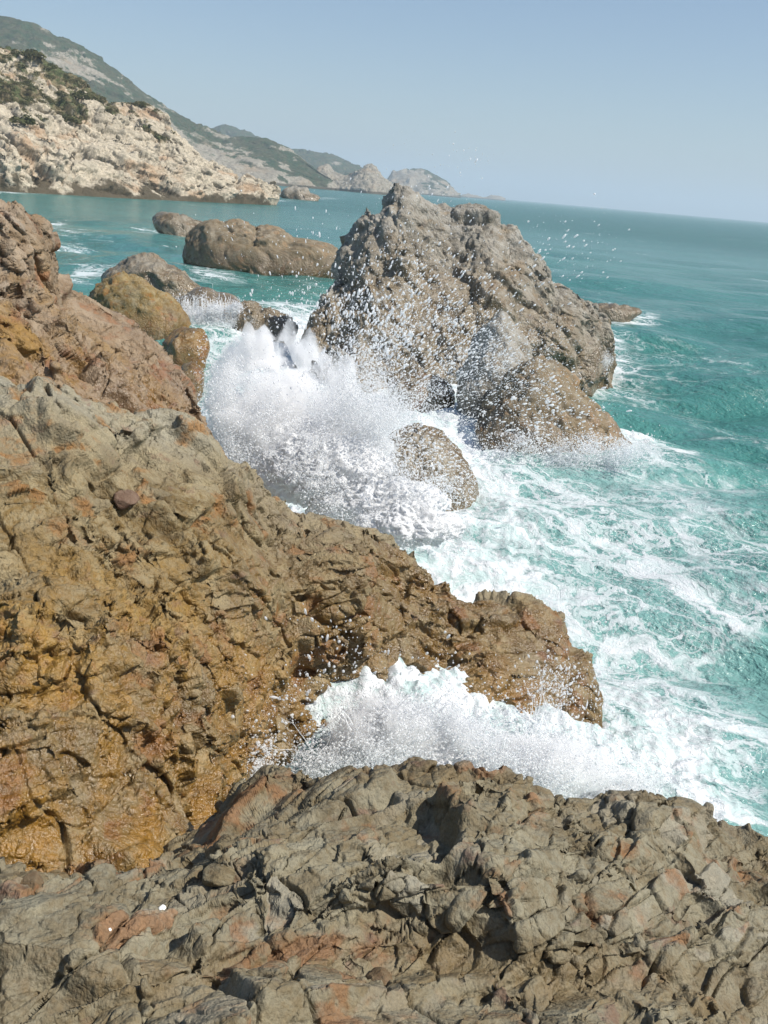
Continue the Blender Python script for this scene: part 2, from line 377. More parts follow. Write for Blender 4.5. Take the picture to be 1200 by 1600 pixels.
def away(p, d, z):
    v = np.array([p[0], p[1]]); v = v / np.linalg.norm(v); return np.array([p[0] + v[0] * d, p[1] + v[1] * d, z])

PXA = 1 / 1537 * 1200 / 768 * 1.15     # about one rendered pixel

# --- foreground ledge -------------------------------------------------
cols = []
spec = [ # px, edge y, edge z, crest y, crest z, scarp y, scarp z, trough y, trough z, low z (y=1600), next z (1750)
 (-420, 1402, 2.75, 1425, 3.0, 1450, 3.2, 1540, 3.25, 3.35, 3.8),
 (-120, 1398, 2.75, 1420, 2.95, 1450, 3.2, 1540, 3.2, 3.30, 3.75),
 (20, 1393, 2.65, 1415, 2.85, 1450, 3.15, 1530, 3.18, 3.25, 3.7),
 (140, 1388, 2.50, 1412, 2.75, 1445, 3.15, 1520, 3.2, 3.25, 3.7),
 (245, 1372, 2.20, 1405, 2.65, 1450, 3.0, 1520, 3.15, 3.2, 3.7),
 (330, 1285, 2.20, 1370, 2.75, 1440, 2.95, 1530, 3.0, 3.2, 3.65),
 (385, 1228, 2.50, 1330, 2.95, 1420, 3.0, 1540, 2.95, 3.15, 3.6),
 (480, 1214, 2.85, 1290, 3.05, 1390, 3.1, 1500, 2.95, 3.1, 3.6),
 (580, 1211, 2.95, 1285, 3.15, 1355, 3.25, 1490, 2.85, 3.05, 3.6),
 (690, 1207, 3.00, 1275, 3.15, 1360, 3.25, 1495, 2.85, 3.05, 3.55),
 (790, 1222, 2.95, 1280, 3.1, 1370, 3.2, 1510, 2.85, 3.05, 3.5),
 (870, 1256, 2.80, 1310, 3.0, 1400, 3.1, 1520, 2.9, 3.05, 3.5),
 (960, 1272, 2.70, 1330, 2.9, 1420, 3.0, 1520, 2.85, 3.0, 3.4),
 (1060, 1282, 2.60, 1340, 2.8, 1430, 2.85, 1530, 2.75, 2.9, 3.3),
 (1140, 1326, 2.35, 1370, 2.6, 1440, 2.7, 1530, 2.65, 2.75, 3.2),
 (1210, 1338, 2.20, 1385, 2.4, 1450, 2.5, 1540, 2.5, 2.6, 3.1),
 (1400, 1352, 2.00, 1400, 2.2, 1470, 2.3, 1550, 2.3, 2.4, 3.0),
 (1700, 1370, 1.70, 1420, 1.9, 1480, 2.1, 1560, 2.1, 2.2, 2.9)]
for (x, ey, ez, cy, cz, sy, sz, ty, tz, lz, nz) in spec:
    e = Pz(x, ey, ez); c = [ ]
    wx = (x - 600) / 1537 * 3.2
    c.append([wx * 2.5, -6.0, 4.9, 0, 0]); c.append([wx * 1.4, -2.0, 5.2, 0, 0]); c.append([wx * 1.05, 0.5, 4.95, 0, 0])
    for (yy, zz, we, oc) in ((1780, nz, .0, .1), (1600, lz, .05, .2), (ty, tz, .45, .35), ((ty * .45 + sy * .55), tz * .35 + sz * .65, .05, .05), (sy, sz, 0, .05), (cy, cz, .05, .15)):
        c.append([*Pz(x, yy, zz), we, oc])
    c.append([*e, .25, .3])
    left = x < 300
    c.append([*away(e, .25, e[2] - (.12 if not left else .15)), .5, .3]); c.append([*away(e, .7, e[2] - (1.2 if not left else .5)), .9, .5])
    c.append([*away(e, 1.1, -1.2 if not left else 1.5), 1, .5]); c.append([*away(e, 1.3, -2.5 if not left else .5), 1, .5])
    cols.append(c)
R1 = rotm(.35, .25, .5)
fc_ = Pz(352, 1275, 2.45)
ledge_fade = lambda p: 1 - .65 * np.exp(-(((p - fc_) / (.42, .6, .8)) ** 2).sum(1))
tag(build(cols, 'rock_ledge', M_LEDGE, PXA, 3, R1, k=.78, fine=.6, fade=ledge_fade, coarse=[8, 6, 3, 1.2, 1, 1, 1, 1, 1, 1.2, 2, 3, 6], ccoarse=[3, 1, 1, 1, .55, .5, .6] + [1] * 8 + [1.5, 3]),
    'grey brown cracked rock ledge filling the bottom of the picture', 'rock ledge')

# --- brown cliff / ridge ----------------------------------------------
def P5(p, w, o): return [*p, w, o]
cols = []
T = [0, .14, .28, .42, .56, .70, .84, 1]
spec = [ # base px,py, ridge px,py, Y at each T, dx bend, wet at base
 ((-500, 1430), (-500, 520), (5.8, 5.9, 6.3, 6.7, 7.0, 7.6, 8.4, 9.4)),
 ((-160, 1408), (-160, 585), (5.6, 5.8, 6.2, 6.6, 7.0, 7.7, 8.6, 9.6)),
 ((0, 1402), (0, 612), (5.5, 5.75, 6.15, 6.5, 6.9, 7.7, 8.7, 9.8)),
 ((110, 1400), (100, 624), (5.5, 5.95, 6.3, 6.7, 7.1, 8.0, 9.0, 10.2)),
 ((235, 1382), (205, 655), (6.1, 6.5, 6.8, 7.1, 7.8, 8.8, 9.8, 10.8)),
 ((310, 1300), (310, 684), (7.3, 7.5, 7.8, 8.2, 8.9, 9.6, 10.4, 11.5)),
 ((372, 1225), (392, 738), (8.7, 8.8, 9.0, 9.4, 9.8, 10.4, 11.2, 12.2)),
 ((440, 1214), (478, 798), (9.9, 10.0, 10.1, 10.3, 10.6, 11.0, 11.6, 12.6)),
 ((505, 1220), (562, 804), (10.4, 10.7, 11.0, 11.0, 11.1, 11.4, 11.9, 12.9)),
 ((590, 1225), (640, 868), (10.6, 10.9, 10.9, 11.1, 11.5, 11.9, 12.4, 13.0)),
 ((675, 1225), (700, 938), (10.8, 11.1, 11.2, 11.4, 11.7, 12.1, 12.6, 13.1)),
 ((760, 1215), (768, 937), (11.0, 11.2, 11.3, 11.4, 11.6, 12.0, 12.7, 13.4)),
 ((830, 1195), (838, 955), (11.2, 11.35, 11.45, 11.6, 11.9, 12.3, 12.8, 13.4)),
 ((878, 1155), (876, 980), (11.6, 11.7, 11.9, 12.1, 12.3, 12.5, 12.8, 13.2)),
 ((900, 1110), (896, 1030), (11.9, 12.0, 12.1, 12.3, 12.4, 12.6, 12.7, 12.9)),
]
for i, (b, r, Ys) in enumerate(spec):
    c = []; pts = [Py(b[0] + (r[0] - b[0]) * t, b[1] + (r[1] - b[1]) * t, Y) for t, Y in zip(T, Ys)]
    p0 = pts[0]; right = i >= 6
    c.append([p0[0] * .97, p0[1] - (.15 if right else .5), p0[2] - 1.6, 1, .5])
    for t, p in zip(T, pts):
        wet = (1.0 - .5 * t) if right else (.95 - .9 * t ** 1.5)
        och = [.9, .9, .95, .95, .95, .85, .7, .6, .5, .5, .5, .4, .3, .3, .3][i] * (1 - 1.9 * t ** 3) if i < 9 else .75 * (1 - .6 * t)
        if i >= 9: wet = 1 - .15 * t
        c.append(P5(p, wet, och))
    rr = pts[-1]
    c.append(P5(away(rr, .35, rr[2] - .12), .2, -.5)); c.append(P5(away(rr, .9, rr[2] - .8), .5, .4))
    c.append(P5(away(rr, 1.5, min(rr[2] - 1.8, .4)), 1, .5)); c.append(P5(away(rr, 1.9, -1.8), 1, .5))
    cols.append(c)
# close the seaward tip
last = cols[-1]; mid = np.mean(np.array(last)[:, :3], 0)
cols.append([[mid[0] + .35 + (q[0] - mid[0]) * .75, mid[1] + (q[1] - mid[1]) * .7, min(q[2], .6) - .5, 1, .3] for q in last])
cols.append([[mid[0] + .6 + (q[0] - mid[0]) * .4, mid[1] + (q[1] - mid[1]) * .4, -1.6, 1, .3] for q in last])
R2 = rotm(.2, -.35, .25)
tag(build(cols, 'rock_ridge', M_RIDGE, PXA, 14, R2, k=1.0, coarse=[4] + [1] * 7 + [1.5, 3, 5, 6], ccoarse=[4] + [1] * 13 + [1.2, 1.5], flip=False),
    'wet brown and ochre rock cliff running out to a low point between the two splashes', 'rock cliff')

# --- upper left outcrop -----------------------------------------------
cols = []
spec = [ # list of (px,py,Y) from hidden foot to silhouette
 [(-420, 640, 10.0), (-420, 520, 11.0), (-420, 400, 12), (-420, 250, 12.5), (-420, 150, 13.5), (-420, 60, 15)],
 [(-120, 650, 10.2), (-120, 540, 11.2), (-120, 450, 12), (-120, 360, 12.5), (-120, 280, 13.0), (-120, 235, 14)],
 [(0, 660, 10.6), (0, 560, 11.6), (0, 480, 12.3), (0, 400, 12.8), (0, 340, 13.0), (0, 303, 13.4)],
 [(50, 670, 10.9), (50, 570, 11.9), (50, 490, 12.8), (45, 420, 13.2), (42, 350, 13.3), (38, 318, 13.7)],
 [(90, 680, 11.2), (88, 590, 12.1), (82, 510, 13.2), (76, 440, 13.9), (76, 385, 14.0), (76, 348, 14.3)],
 [(108, 684, 11.3), (104, 604, 12.2), (98, 530, 13.4), (92, 470, 14.2), (89, 435, 14.5), (88, 405, 14.7)],
 [(130, 690, 11.5), (128, 620, 12.4), (122, 550, 13.6), (115, 500, 14.4), (108, 465, 14.9), (104, 438, 15.3)],
 [(180, 700, 11.9), (180, 640, 12.6), (175, 585, 13.8), (170, 540, 14.7), (165, 500, 15.4), (162, 466, 16.0)],
 [(230, 715, 12.2), (230, 660, 12.9), (228, 610, 14.0), (226, 570, 14.9), (224, 535, 15.7), (222, 506, 16.4)],
 [(280, 730, 12.6), (280, 690, 13.1), (278, 650, 13.9), (276, 615, 14.7), (274, 585, 15.4), (272, 560, 16.0)],
 [(320, 745, 13.0), (318, 715, 13.4), (315, 685, 13.9), (312, 655, 14.5), (308, 630, 15.0), (304, 607, 15.4)],
 [(350, 765, 13.2), (347, 745, 13.5), (344, 725, 13.8), (340, 705, 14.1), (336, 688, 14.4), (333, 670, 14.7)],
]
for i, c0 in enumerate(spec):
    c0 = [(a - (14 if i > 5 else 6) * j / 5, b, y) for j, (a, b, y) in enumerate(c0)]
    pts = [Py(*q) for q in c0]; c = [P5(pts[0] - np.array([0, .3, 1.5]), .5, .6)]
    for j, p in enumerate(pts):
        c.append(P5(p, [.1, .1, .05, .05, .15, .2, .25, .35, .5, .6, .8, .9][i] + [.6, .5, .35, .1, 0, 0][j], [1, 1, .9, .4, .1, .1][j]))
    rr = pts[-1]
    c.append(P5(away(rr, .5, rr[2] - .25), .1, .2)); c.append(P5(away(rr, 1.3, rr[2] * .5), .5, .3)); c.append(P5(away(rr, 2.0, -1.5), 1, .3))
    cols.append(c)
last = cols[-1]; mid = np.mean(np.array(last)[:, :3], 0)
cols.append([[mid[0] + .4 + (q[0] - mid[0]) * .7, mid[1] + (q[1] - mid[1]) * .7, min(q[2], .8) - .5, 1, .3] for q in last])
R3 = rotm(.1, .3, -.2)
tag(build(cols, 'rock_outcrop', M_OUT, PXA * 1.1, 23, R3, k=1.0, coarse=[4, 1, 1, 1, 1, 1, 2, 4, 6], ccoarse=[4, 2] + [1] * 9 + [1.5]),
    'tall pinkish brown rock outcrop at the left edge above the sea', 'rock outcrop')

# ------------------------------------------------------------------ free standing rocks from an outline, with real thickness
def outline_rock(name, pts, Y, thick, label, mat=None, ang=PXA * 1.3, seed=5, k=1.0, group=None, wetz=(.3, 1.6), och=.3, amp=1.0, cat='rock', wl=None):
    mat = mat or M_STACK
    pts = np.array(pts, float); c = pts.mean(0); c[1] = pts[:, 1].max() - (pts[:, 1].max() - pts[:, 1].min()) * .42
    a = np.arctan2(-(pts[:, 1] - c[1]), pts[:, 0] - c[0]); rad = np.hypot(pts[:, 0] - c[0], pts[:, 1] - c[1])
    o = np.argsort(a); a, rad = a[o], rad[o]
    Y = Pz(c[0], wl or pts[:, 1].max(), 0)[1] + thick * .75
    nphi = int(np.clip(2 * math.pi * rad.mean() / FPX / ang, 40, 700)); nth = int(np.clip(math.pi * rad.mean() / FPX / ang * .8, 24, 300))
    az = np.linspace(-math.pi, math.pi, nphi, endpoint=False)[None, :]; el = np.linspace(0.004, math.pi - .004, nth)[:, None]
    ax = np.array([0, -.8, -.6]); bx = np.array([1., 0, 0]); cx_ = np.cross(ax, bx)      # poles under water at the front and out of sight behind
    D = np.cos(el)[..., None] * ax + (np.sin(el) * np.cos(az))[..., None] * bx + (np.sin(el) * np.sin(az))[..., None] * cx_
    phi = np.arctan2(D[..., 1], D[..., 0]); m_ = np.maximum(np.hypot(D[..., 0], D[..., 1]), 1e-4)
    rr = np.interp(phi.ravel(), np.r_[a - 2 * math.pi, a, a + 2 * math.pi], np.r_[rad, rad, rad]).reshape(phi.shape)
    C = Py(c[0], c[1], Y)
    ex = Py(c[0] + 1, c[1], Y) - C; ey = Py(c[0], c[1] - 1, Y) - C
    view = (C - np.array([0, 0, H])); view[2] = 0; view /= np.linalg.norm(view)
    mm = rr * m_ ** .6
    V = C + (np.cos(phi) * mm)[..., None] * ex + (np.sin(phi) * mm)[..., None] * ey + D[..., 2:3] * view * thick
    # the front leans back toward the top, as a slope of rock does
    V[..., :] += view * ((V[..., 2:3] - C[2]) * .35)
    zlo = V[..., 2].min(); lowp = V[..., 2] < C[2]
    if zlo > -1.3: V[..., 2] = np.where(lowp, C[2] + (V[..., 2] - C[2]) * (C[2] + 1.3) / max(C[2] - zlo, .05), V[..., 2])
    Vw = np.concatenate([V[:, -1:], V, V[:, :1]], 1); N = grid_normals(Vw)[:, 1:-1]
    p = V.reshape(-1, 3); n = N.reshape(-1, 3)
    if ((p - C) * n).sum() < 0: n = -n
    R = rotm(.3 + seed * .1, -.3, .4)
    sg = 1 if (n * N.reshape(-1, 3)).sum() > 0 else -1; fd = np.repeat(sst(0, .09, np.sin(el[:, 0])), nphi)
    h, _ = relief_coast(p, seed, R, k, 1, 1); V = (p + n * (h * amp * fd)[:, None]).reshape(V.shape)
    V = relax(np.concatenate([V[:, -12:], V, V[:, :12]], 1), 6); N = grid_normals(V)[:, 12:-12] * sg; V = V[:, 12:-12]; p = V.reshape(-1, 3); n = N.reshape(-1, 3)
    h, tint = relief_coast(p, seed, R, k, 1, 2)
    q = p + n * (h * min(amp * 1.3, 1) * fd)[:, None]
    q[:, 2] = np.maximum(q[:, 2], -1.8)
    F = grid_faces(nth, nphi, True)[:, ::-1]
    wet = 1 - sst(wetz[0], wetz[1], q[:, 2] + fbm(q * .5, 3, seed) * .5)
    ob = mesh_obj(name, q, F, mat, {'tint': tint, 'wet': wet, 'ochre': np.full(len(q), och) * (.3 + .7 * wet)})
    print(name, len(q))
    return tag(ob, label, cat, group)

# --- the big sea stack: lofted ----------------------------------------
cols = []
spec = [ # (px,py,Y) foot -> crest
 [(478, 545, 36), (480, 530, 36.4), (484, 515, 36.8), (490, 500, 37.2), (497, 488, 37.8), (505, 478, 38.5)],
 [(520, 570, 34.5), (522, 535, 35.5), (528, 500, 36.5), (532, 460, 37.8), (532, 420, 39), (534, 388, 40)],
 [(560, 595, 33), (562, 545, 34.5), (566, 490, 36), (564, 430, 37.6), (566, 370, 39.2), (572, 326, 40.6)],
 [(590, 590, 34.4), (592, 548, 35.2), (596, 490, 35.8), (594, 420, 37.5), (594, 360, 39), (594, 334, 40.2)],
 [(630, 598, 34.8), (632, 552, 35.6), (634, 500, 36.4), (632, 420, 37.6), (628, 340, 39.2), (624, 285, 41)],
 [(665, 604, 34.6), (668, 556, 35.5), (672, 505, 36.6), (674, 440, 38.0), (672, 370, 39.8), (664, 316, 41.4)],
 [(705, 610, 34.6), (708, 562, 35.5), (712, 510, 36.5), (710, 450, 38.2), (704, 385, 40.2), (698, 336, 41.8)],
 [(745, 615, 34.8), (750, 566, 35.6), (755, 515, 36.6), (752, 450, 38.2), (748, 384, 40.2), (745, 328, 42)],
 [(785, 612, 35.6), (792, 570, 36.3), (790, 520, 37.2), (788, 460, 38.6), (786, 400, 40.3), (786, 346, 42)],
 [(830, 604, 37.2), (836, 570, 37.9), (838, 528, 38.6), (836, 480, 39.6), (834, 430, 40.9), (832, 388, 42)],
 [(875, 600, 39), (878, 575, 39.4), (880, 550, 38.6), (878, 505, 40), (876, 465, 41), (872, 432, 42)],
 [(915, 606, 39.5), (918, 585, 40), (920, 560, 40.5), (920, 525, 41), (918, 490, 41.6), (912, 460, 42.4)],
 [(938, 590, 42.0), (944, 570, 42.0), (948, 545, 42.1), (948, 520, 42.3), (946, 500, 42.6), (942, 485, 43.2)],
]
for i, c0 in enumerate(spec):
    pts = [Py(*q) for q in c0]; c = [P5(pts[0] - np.array([0, -.2, 2.0]), 1, .3)]
    for j, p in enumerate(pts):
        # fins and gullies that cut the face from crest to foot
        hz = p[2]
        c.append(P5(p, [1, 1, 1, .85 if i < 8 else .6, .3, 0][j], [.5, .5, .45, .3, .1, 0][j]))
    rr = pts[-1]
    c.append(P5(away(rr, 1.2, rr[2] - .5), 0, 0)); c.append(P5(away(rr, 3.0, rr[2] * .55), .1, .1)); c.append(P5(away(rr, 4.5, -1.8), 1, .3))
    cols.append(c)
first = cols[0]; mid = np.mean(np.array(first)[:, :3], 0)
cols.insert(0, [[mid[0] - 1.2 + (q[0] - mid[0]) * .5, mid[1] + (q[1] - mid[1]) * .6, min(q[2], .6) - 1.6, 1, .3] for q in first])
last = cols[-1]; mid = np.mean(np.array(last)[:, :3], 0)
cols.append([[mid[0] + .7 + (q[0] - mid[0]) * .6, mid[1] + (q[1] - mid[1]) * .6, min(q[2] - 1.2, 1.3), 1, .3] for q in last])
cols.append([[mid[0] + .9 + (q[0] - mid[0]) * .3, mid[1] + (q[1] - mid[1]) * .3, -1.7, 1, .3] for q in last])
def relief_stack(p, seed, R, k, fine, stage):
    h, t = relief_coast(p, seed, R, k, fine, stage)
    if stage == 2: return h, t
    # steep gullies running down the face
    x = p[:, 0] + .35 * (p[:, 2] - 3) + fbm(p * .4, 3, seed + 77) * 1.0
    g = np.abs(((x / 1.9) % 1) - .5) * 2
    return h - (1 - g) ** 3 * .5 * (.6 + .8 * fbm(p * .25 + 3, 2, 5)), t
R4 = rotm(.1, .75, .1)
tag(build(cols, 'sea_stack', M_STACK, PXA * 1.0, 31, R4, k=1.45, fine=.5, coarse=[4, 1, 1, 1, 1, 1, 2, 4, 6], ccoarse=[2] + [1] * 12 + [1.2, 2], relief=relief_stack),
    'big pale grey craggy sea rock with two peaks, behind the spray', 'sea rock')

outline_rock('boulder', [(750, 690), (744, 662), (768, 622), (800, 588), (838, 568), (872, 580), (905, 612), (940, 650), (975, 690), (1000, 715), (940, 760), (850, 760), (780, 740)], 26.5, 1.7,
    'dark rounded boulder in front of the right foot of the big rock, foam around it', mat=M_TAN, seed=41, k=.9, wetz=(.5, 2.4), amp=.65, och=.6, wl=735)
outline_rock('boulder', [(594, 716), (606, 690), (640, 676), (684, 682), (714, 706), (736, 740), (746, 772), (715, 800), (640, 800), (596, 770)], 21, 1.1,
    'round dome boulder in the middle of the white water, spotted by spray', seed=43, k=.55, wetz=(1.6, 3.4), amp=.8, och=.6, wl=790)
outline_rock('rock_spur', [(735, 560), (748, 525), (768, 500), (785, 492), (805, 520), (830, 560), (850, 600), (850, 660), (790, 690), (730, 660), (715, 610)], 29.5, 1.6,
    'pale pointed spur of rock leaning on the lower face of the big rock', seed=45, k=1.1, wetz=(-1, 1.4), amp=.6, wl=690)
outline_rock('rock_slab', [(290, 395), (292, 372), (318, 346), (350, 348), (400, 360), (460, 374), (530, 388), (540, 410), (525, 430), (450, 436), (380, 425), (320, 415), (292, 410)], 66, 3.0,
    'long low slab of brown rock lying in the sea left of the big rock', mat=M_TAN, seed=47, k=1.25, wetz=(.8, 2.8), amp=.7, och=.4)
outline_rock('rock', [(238, 352), (244, 338), (262, 333), (280, 337), (300, 345), (330, 352), (318, 366), (260, 370)], 88, 2.5,
    'small dark hump of rock behind the long slab', seed=49, k=1.6, wetz=(1, 5), amp=.9)
outline_rock('rock', [(158, 436), (185, 412), (228, 399), (262, 416), (300, 440), (330, 458), (300, 490), (200, 490)], 44, 2.0,
    'brown pyramid shaped rock between the left outcrop and the long slab', seed=51, k=1.0, wetz=(1, 4), amp=.9, wl=470)
outline_rock('rock', [(140, 470), (150, 446), (200, 433), (245, 455), (282, 480), (293, 500), (285, 525), (245, 540), (200, 530), (150, 510)], 27, 1.8,
    'grey topped slab of rock tucked behind the left outcrop', mat=M_RIDGE, seed=53, k=.8, wetz=(.5, 2.2), amp=1, och=.6)
outline_rock('rock', [(195, 500), (225, 478), (262, 484), (285, 510), (275, 532), (230, 540), (200, 525)], 24.5, .9,
    'smooth brown rock at the foot of the grey topped slab', mat=M_RIDGE, seed=54, k=.6, wetz=(1.5, 3.5), amp=.8, och=.7)
outline_rock('rock', [(255, 540), (285, 515), (312, 518), (328, 540), (318, 565), (280, 580), (258, 570)], 22, .8,
    'small brown boulder where the white water meets the left rocks', mat=M_RIDGE, seed=55, k=.5, wetz=(1.5, 3.5), amp=.9, och=.6)
outline_rock('rock', [(275, 585), (292, 570), (310, 573), (318, 590), (305, 612), (280, 610)], 20, .6,
    'small pitted rock wetted by the edge of the white plume', mat=M_RIDGE, seed=56, k=.6, wetz=(1.5, 3.5), amp=.6, och=.4)
outline_rock('rock_shelf', [(262, 476), (290, 462), (340, 460), (375, 470), (380, 492), (340, 505), (280, 505)], 37, 1.5,
    'low flat shelf of rock with water pouring over its front, behind the left boulders', seed=57, k=1.0, wetz=(1.5, 3.5), amp=.3)
outline_rock('rock', [(364, 500), (376, 482), (410, 486), (440, 494), (468, 508), (455, 528), (400, 530), (368, 518)], 33, 1.2,
    'dark barnacled rock in the foam left of the big rock', seed=58, k=1.0, wetz=(2.5, 4.5), amp=.7, wl=545)
outline_rock('rock', [(540, 560), (560, 547), (598, 545), (632, 560), (628, 580), (580, 585), (545, 578)], 28.5, .8,
    'low dark rock awash in foam at the left foot of the big rock', seed=59, k=.9, wetz=(2.5, 4.5), amp=.6, wl=606)
outline_rock('rock', [(608, 604), (630, 592), (670, 590), (700, 602), (712, 622), (680, 640), (625, 630)], 26, .9,
    'low reddish rock awash between the dome boulder and the big rock', mat=M_LEDGE, seed=60, k=.9, wetz=(2.5, 4.5), amp=.5, och=.7, wl=664)
outline_rock('rock_reef', [(915, 484), (930, 475), (950, 477), (968, 480), (990, 482), (1006, 488), (985, 494), (935, 495)], 62, 1.3,
    'thin low reef poking out of the sea right of the big rock', seed=61, k=.55, wetz=(.6, 2.5), amp=1.0)
outline_rock('rock_reef', [(1050, 750), (1075, 741), (1120, 742), (1160, 748), (1185, 756), (1120, 766), (1065, 762)], 21.5, .7,
    'flat reddish reef just awash at the right of the picture', mat=M_LEDGE, seed=62, k=.5, wetz=(1.5, 3.5), amp=.3, och=.6, wl=772)
outline_rock('rock_reef', [(432, 306), (445, 298), (458, 296), (470, 300), (486, 305), (505, 306), (500, 312), (450, 312)], 300, 4,
    'little dark reef beyond the tip of the pale headland', seed=63, k=6, wetz=(1, 5), amp=.8)
outline_rock('rock', [(678, 328), (688, 320), (702, 322), (712, 330), (700, 336), (684, 336)], 190, 3,
    'tiny dark rock on the sea just behind the saddle of the big rock', seed=64, k=4, wetz=(1, 5), amp=.5)

# ------------------------------------------------------------------ headland and hills
def relief_head(p, seed, R, k, fine, stage):
    end = sst(-1, 4, p[:, 2])
    if stage == 1:
        w = np.stack([fbm(p * .04 / k, 3, seed + 1), fbm(p * .04 / k + 40, 3, seed + 2), fbm(p * .04 / k + 80, 3, seed + 3)], 1); q = p + w * 3 * k
        h = fbm(p * .022 / k, 4, seed + 5) * 3.0 * k
        a, t1 = facets(q, 14 * k, R, (1.7, 1, .6), seed + 10, 1.0 * k, 3.0 * k, 1.0 * k, .04)
        b, t2 = facets(q, 6.5 * k, R, (2.4, 1.2, .5), seed + 20, .6 * k, 1.3 * k, .9 * k, .05)
        s1 = slabs(q, R[:, 2], 2.6 * k, seed + 60, 1.3 * k, 2.0 * k, .10, .5); s2 = slabs(q, R[:, 1], 9 * k, seed + 61, 1.2 * k, 2.2 * k, .05, 1.0)
        return (h + a + b + s1 + s2) * end, t1
    b, t2 = facets(p, 2.8 * k, R, (1.9, 1, .6), seed + 25, .3 * k, .8 * k, .7 * k, .07)
    c, t3 = facets(p, 1.3 * k, R, (1.9, 1, .5), seed + 30, .08 * k, .3 * k, .3 * k, .10)
    return (b + c + slabs(p, R[:, 2], 1.3 * k, seed + 63, .2 * k, .35 * k, .13, .8)) * end, t2
def veg_head(q, n, at):
    hz = q[:, 2]
    v = sst(10, 28, hz + fbm(q * .045, 4, 91) * 14) * .72 + fbm(q * .11, 4, 92) * .42 - at['tint'] * .16
    return {'veg': np.clip(v, 0, 1), 'wet': (1 - sst(.5, 3.5, hz + fbm(q * .15, 4, 93) * 3)) * .8}
cols = []
spec = [
 [(-500, 292, 190), (-500, 220, 200), (-500, 120, 220), (-500, 0, 245), (-500, -130, 280), (-500, -260, 330)],
 [(-200, 292, 195), (-200, 240, 203), (-200, 170, 218), (-200, 90, 240), (-200, 20, 265), (-200, -30, 300)],
 [(-60, 294, 200), (-60, 250, 206), (-60, 200, 216), (-60, 150, 235), (-60, 95, 262), (-60, 40, 295)],
 [(0, 296, 205), (0, 255, 210), (0, 210, 220), (0, 160, 240), (0, 110, 265), (0, 72, 295)],
 [(50, 298, 210), (50, 262, 216), (52, 220, 226), (55, 175, 244), (58, 130, 265), (62, 104, 295)],
 [(110, 301, 218), (110, 268, 225), (112, 235, 234), (115, 200, 250), (118, 165, 270), (122, 140, 298)],
 [(165, 302, 224), (165, 275, 231), (166, 246, 240), (168, 215, 256), (170, 185, 276), (172, 168, 300)],
 [(215, 303, 232), (215, 282, 238), (217, 258, 247), (220, 230, 262), (222, 202, 280), (224, 173, 300)],
 [(265, 304, 242), (265, 288, 247), (266, 270, 255), (268, 250, 267), (270, 228, 282), (272, 206, 300)],
 [(315, 306, 253), (315, 294, 257), (316, 280, 264), (317, 268, 273), (318, 256, 284), (320, 243, 298)],
 [(365, 309, 265), (365, 302, 268), (366, 295, 272), (367, 288, 278), (368, 282, 284), (370, 276, 292)],
 [(405, 311, 275), (405, 308, 277), (405, 304, 279), (406, 301, 281), (407, 298, 284), (408, 295, 288)],
 [(432, 314, 283), (432, 313, 284), (432, 312, 285), (432, 311, 286), (432, 310, 287), (432, 309, 288)],
]
for c0 in spec:
    pts = [Py(*q) for q in c0]; c = [P5(pts[0] - np.array([0, 2, 5]), 0, 0)] + [P5(p, 0, 0) for p in pts]
    rr = pts[-1]; c.append(P5(away(rr, 14, rr[2] * .9), 0, 0)); c.append(P5(away(rr, 60, -3), 0, 0)); cols.append(c)
R5 = rotm(.35, .38, .2)
head = build(cols, 'headland', M_HEAD, PXA * .85, 71, R5, k=1.0, coarse=[3, 1, 1, 1, 1, 1, 2, 5], ccoarse=[5, 3] + [1] * 10, relief=relief_head, extra=veg_head)
tag(head, 'pale cracked granite headland with scrub on top', kind='structure')

def far_hill(name, sil, base, Y0, Y1, mat, label, seed, k, ang=PXA * 1.0, vegb=.5, cliff=12, rows=6, depth=300, amp=1.0):
    """sil/base: matched lists of silhouette and foot points; Y0/Y1 distance of foot and crest at each"""
    cols = []
    for (s, b, ya, yb) in zip(sil, base, Y0, Y1):
        c = [P5(Py(b[0], b[1] + 3, ya) - np.array([0, 0, 8]), 0, 0)]
        for j in range(rows):
            t = j / (rows - 1); c.append(P5(Py(b[0] + (s[0] - b[0]) * t, b[1] + (s[1] - b[1]) * t, ya + (yb - ya) * t ** 1.3), 0, 0))
        rr = np.array(c[-1][:3]); c.append(P5(away(rr, depth * .3, max(rr[2] * .8, 0)), 0, 0)); c.append(P5(away(rr, depth, -3), 0, 0)); cols.append(c)
    def vg(q, n, at):
        hz = q[:, 2]; nz = fbm(q * .012 / (k / 4), 4, seed + 9) + .8 * fbm(q * .045 / (k / 4), 4, seed + 19)
        return {'veg': np.clip(vegb + sst(cliff * .3, cliff * 1.6, hz + nz * cliff) * .45 - .3 + nz * .35 - at['tint'] * .12, 0, 1), 'wet': 1 - sst(1.0, 4.0, hz)}
    o = build(cols, name, mat, ang, seed, rotm(.3, .5, .9), k=k, coarse=[3] + [1] * (rows - 1) + [3, 6], relief=relief_head, extra=vg, amp=amp)
    return tag(o, label, kind='structure')
far_hill('hill', [(-500, -80), (-200, -20), (0, 25), (60, 42), (130, 76), (200, 124), (260, 166), (310, 194), (350, 208), (385, 216), (430, 225), (465, 242), (490, 262), (520, 282)],
         [(-500, 270), (-200, 278), (0, 284), (60, 285), (130, 286), (200, 287), (260, 287), (310, 287), (350, 287), (390, 288), (430, 290), (465, 292), (500, 293), (530, 295)],
         [700, 720, 750, 780, 820, 880, 950, 1000, 1040, 1060, 1080, 1100, 1120, 1140], [1150, 1150, 1150, 1150, 1160, 1170, 1180, 1200, 1200, 1200, 1190, 1180, 1160, 1150],
         M_HILL, 'long scrub covered hill with pale rock scars running down to the sea', 81, 4.0, vegb=.50, cliff=20, amp=.28)
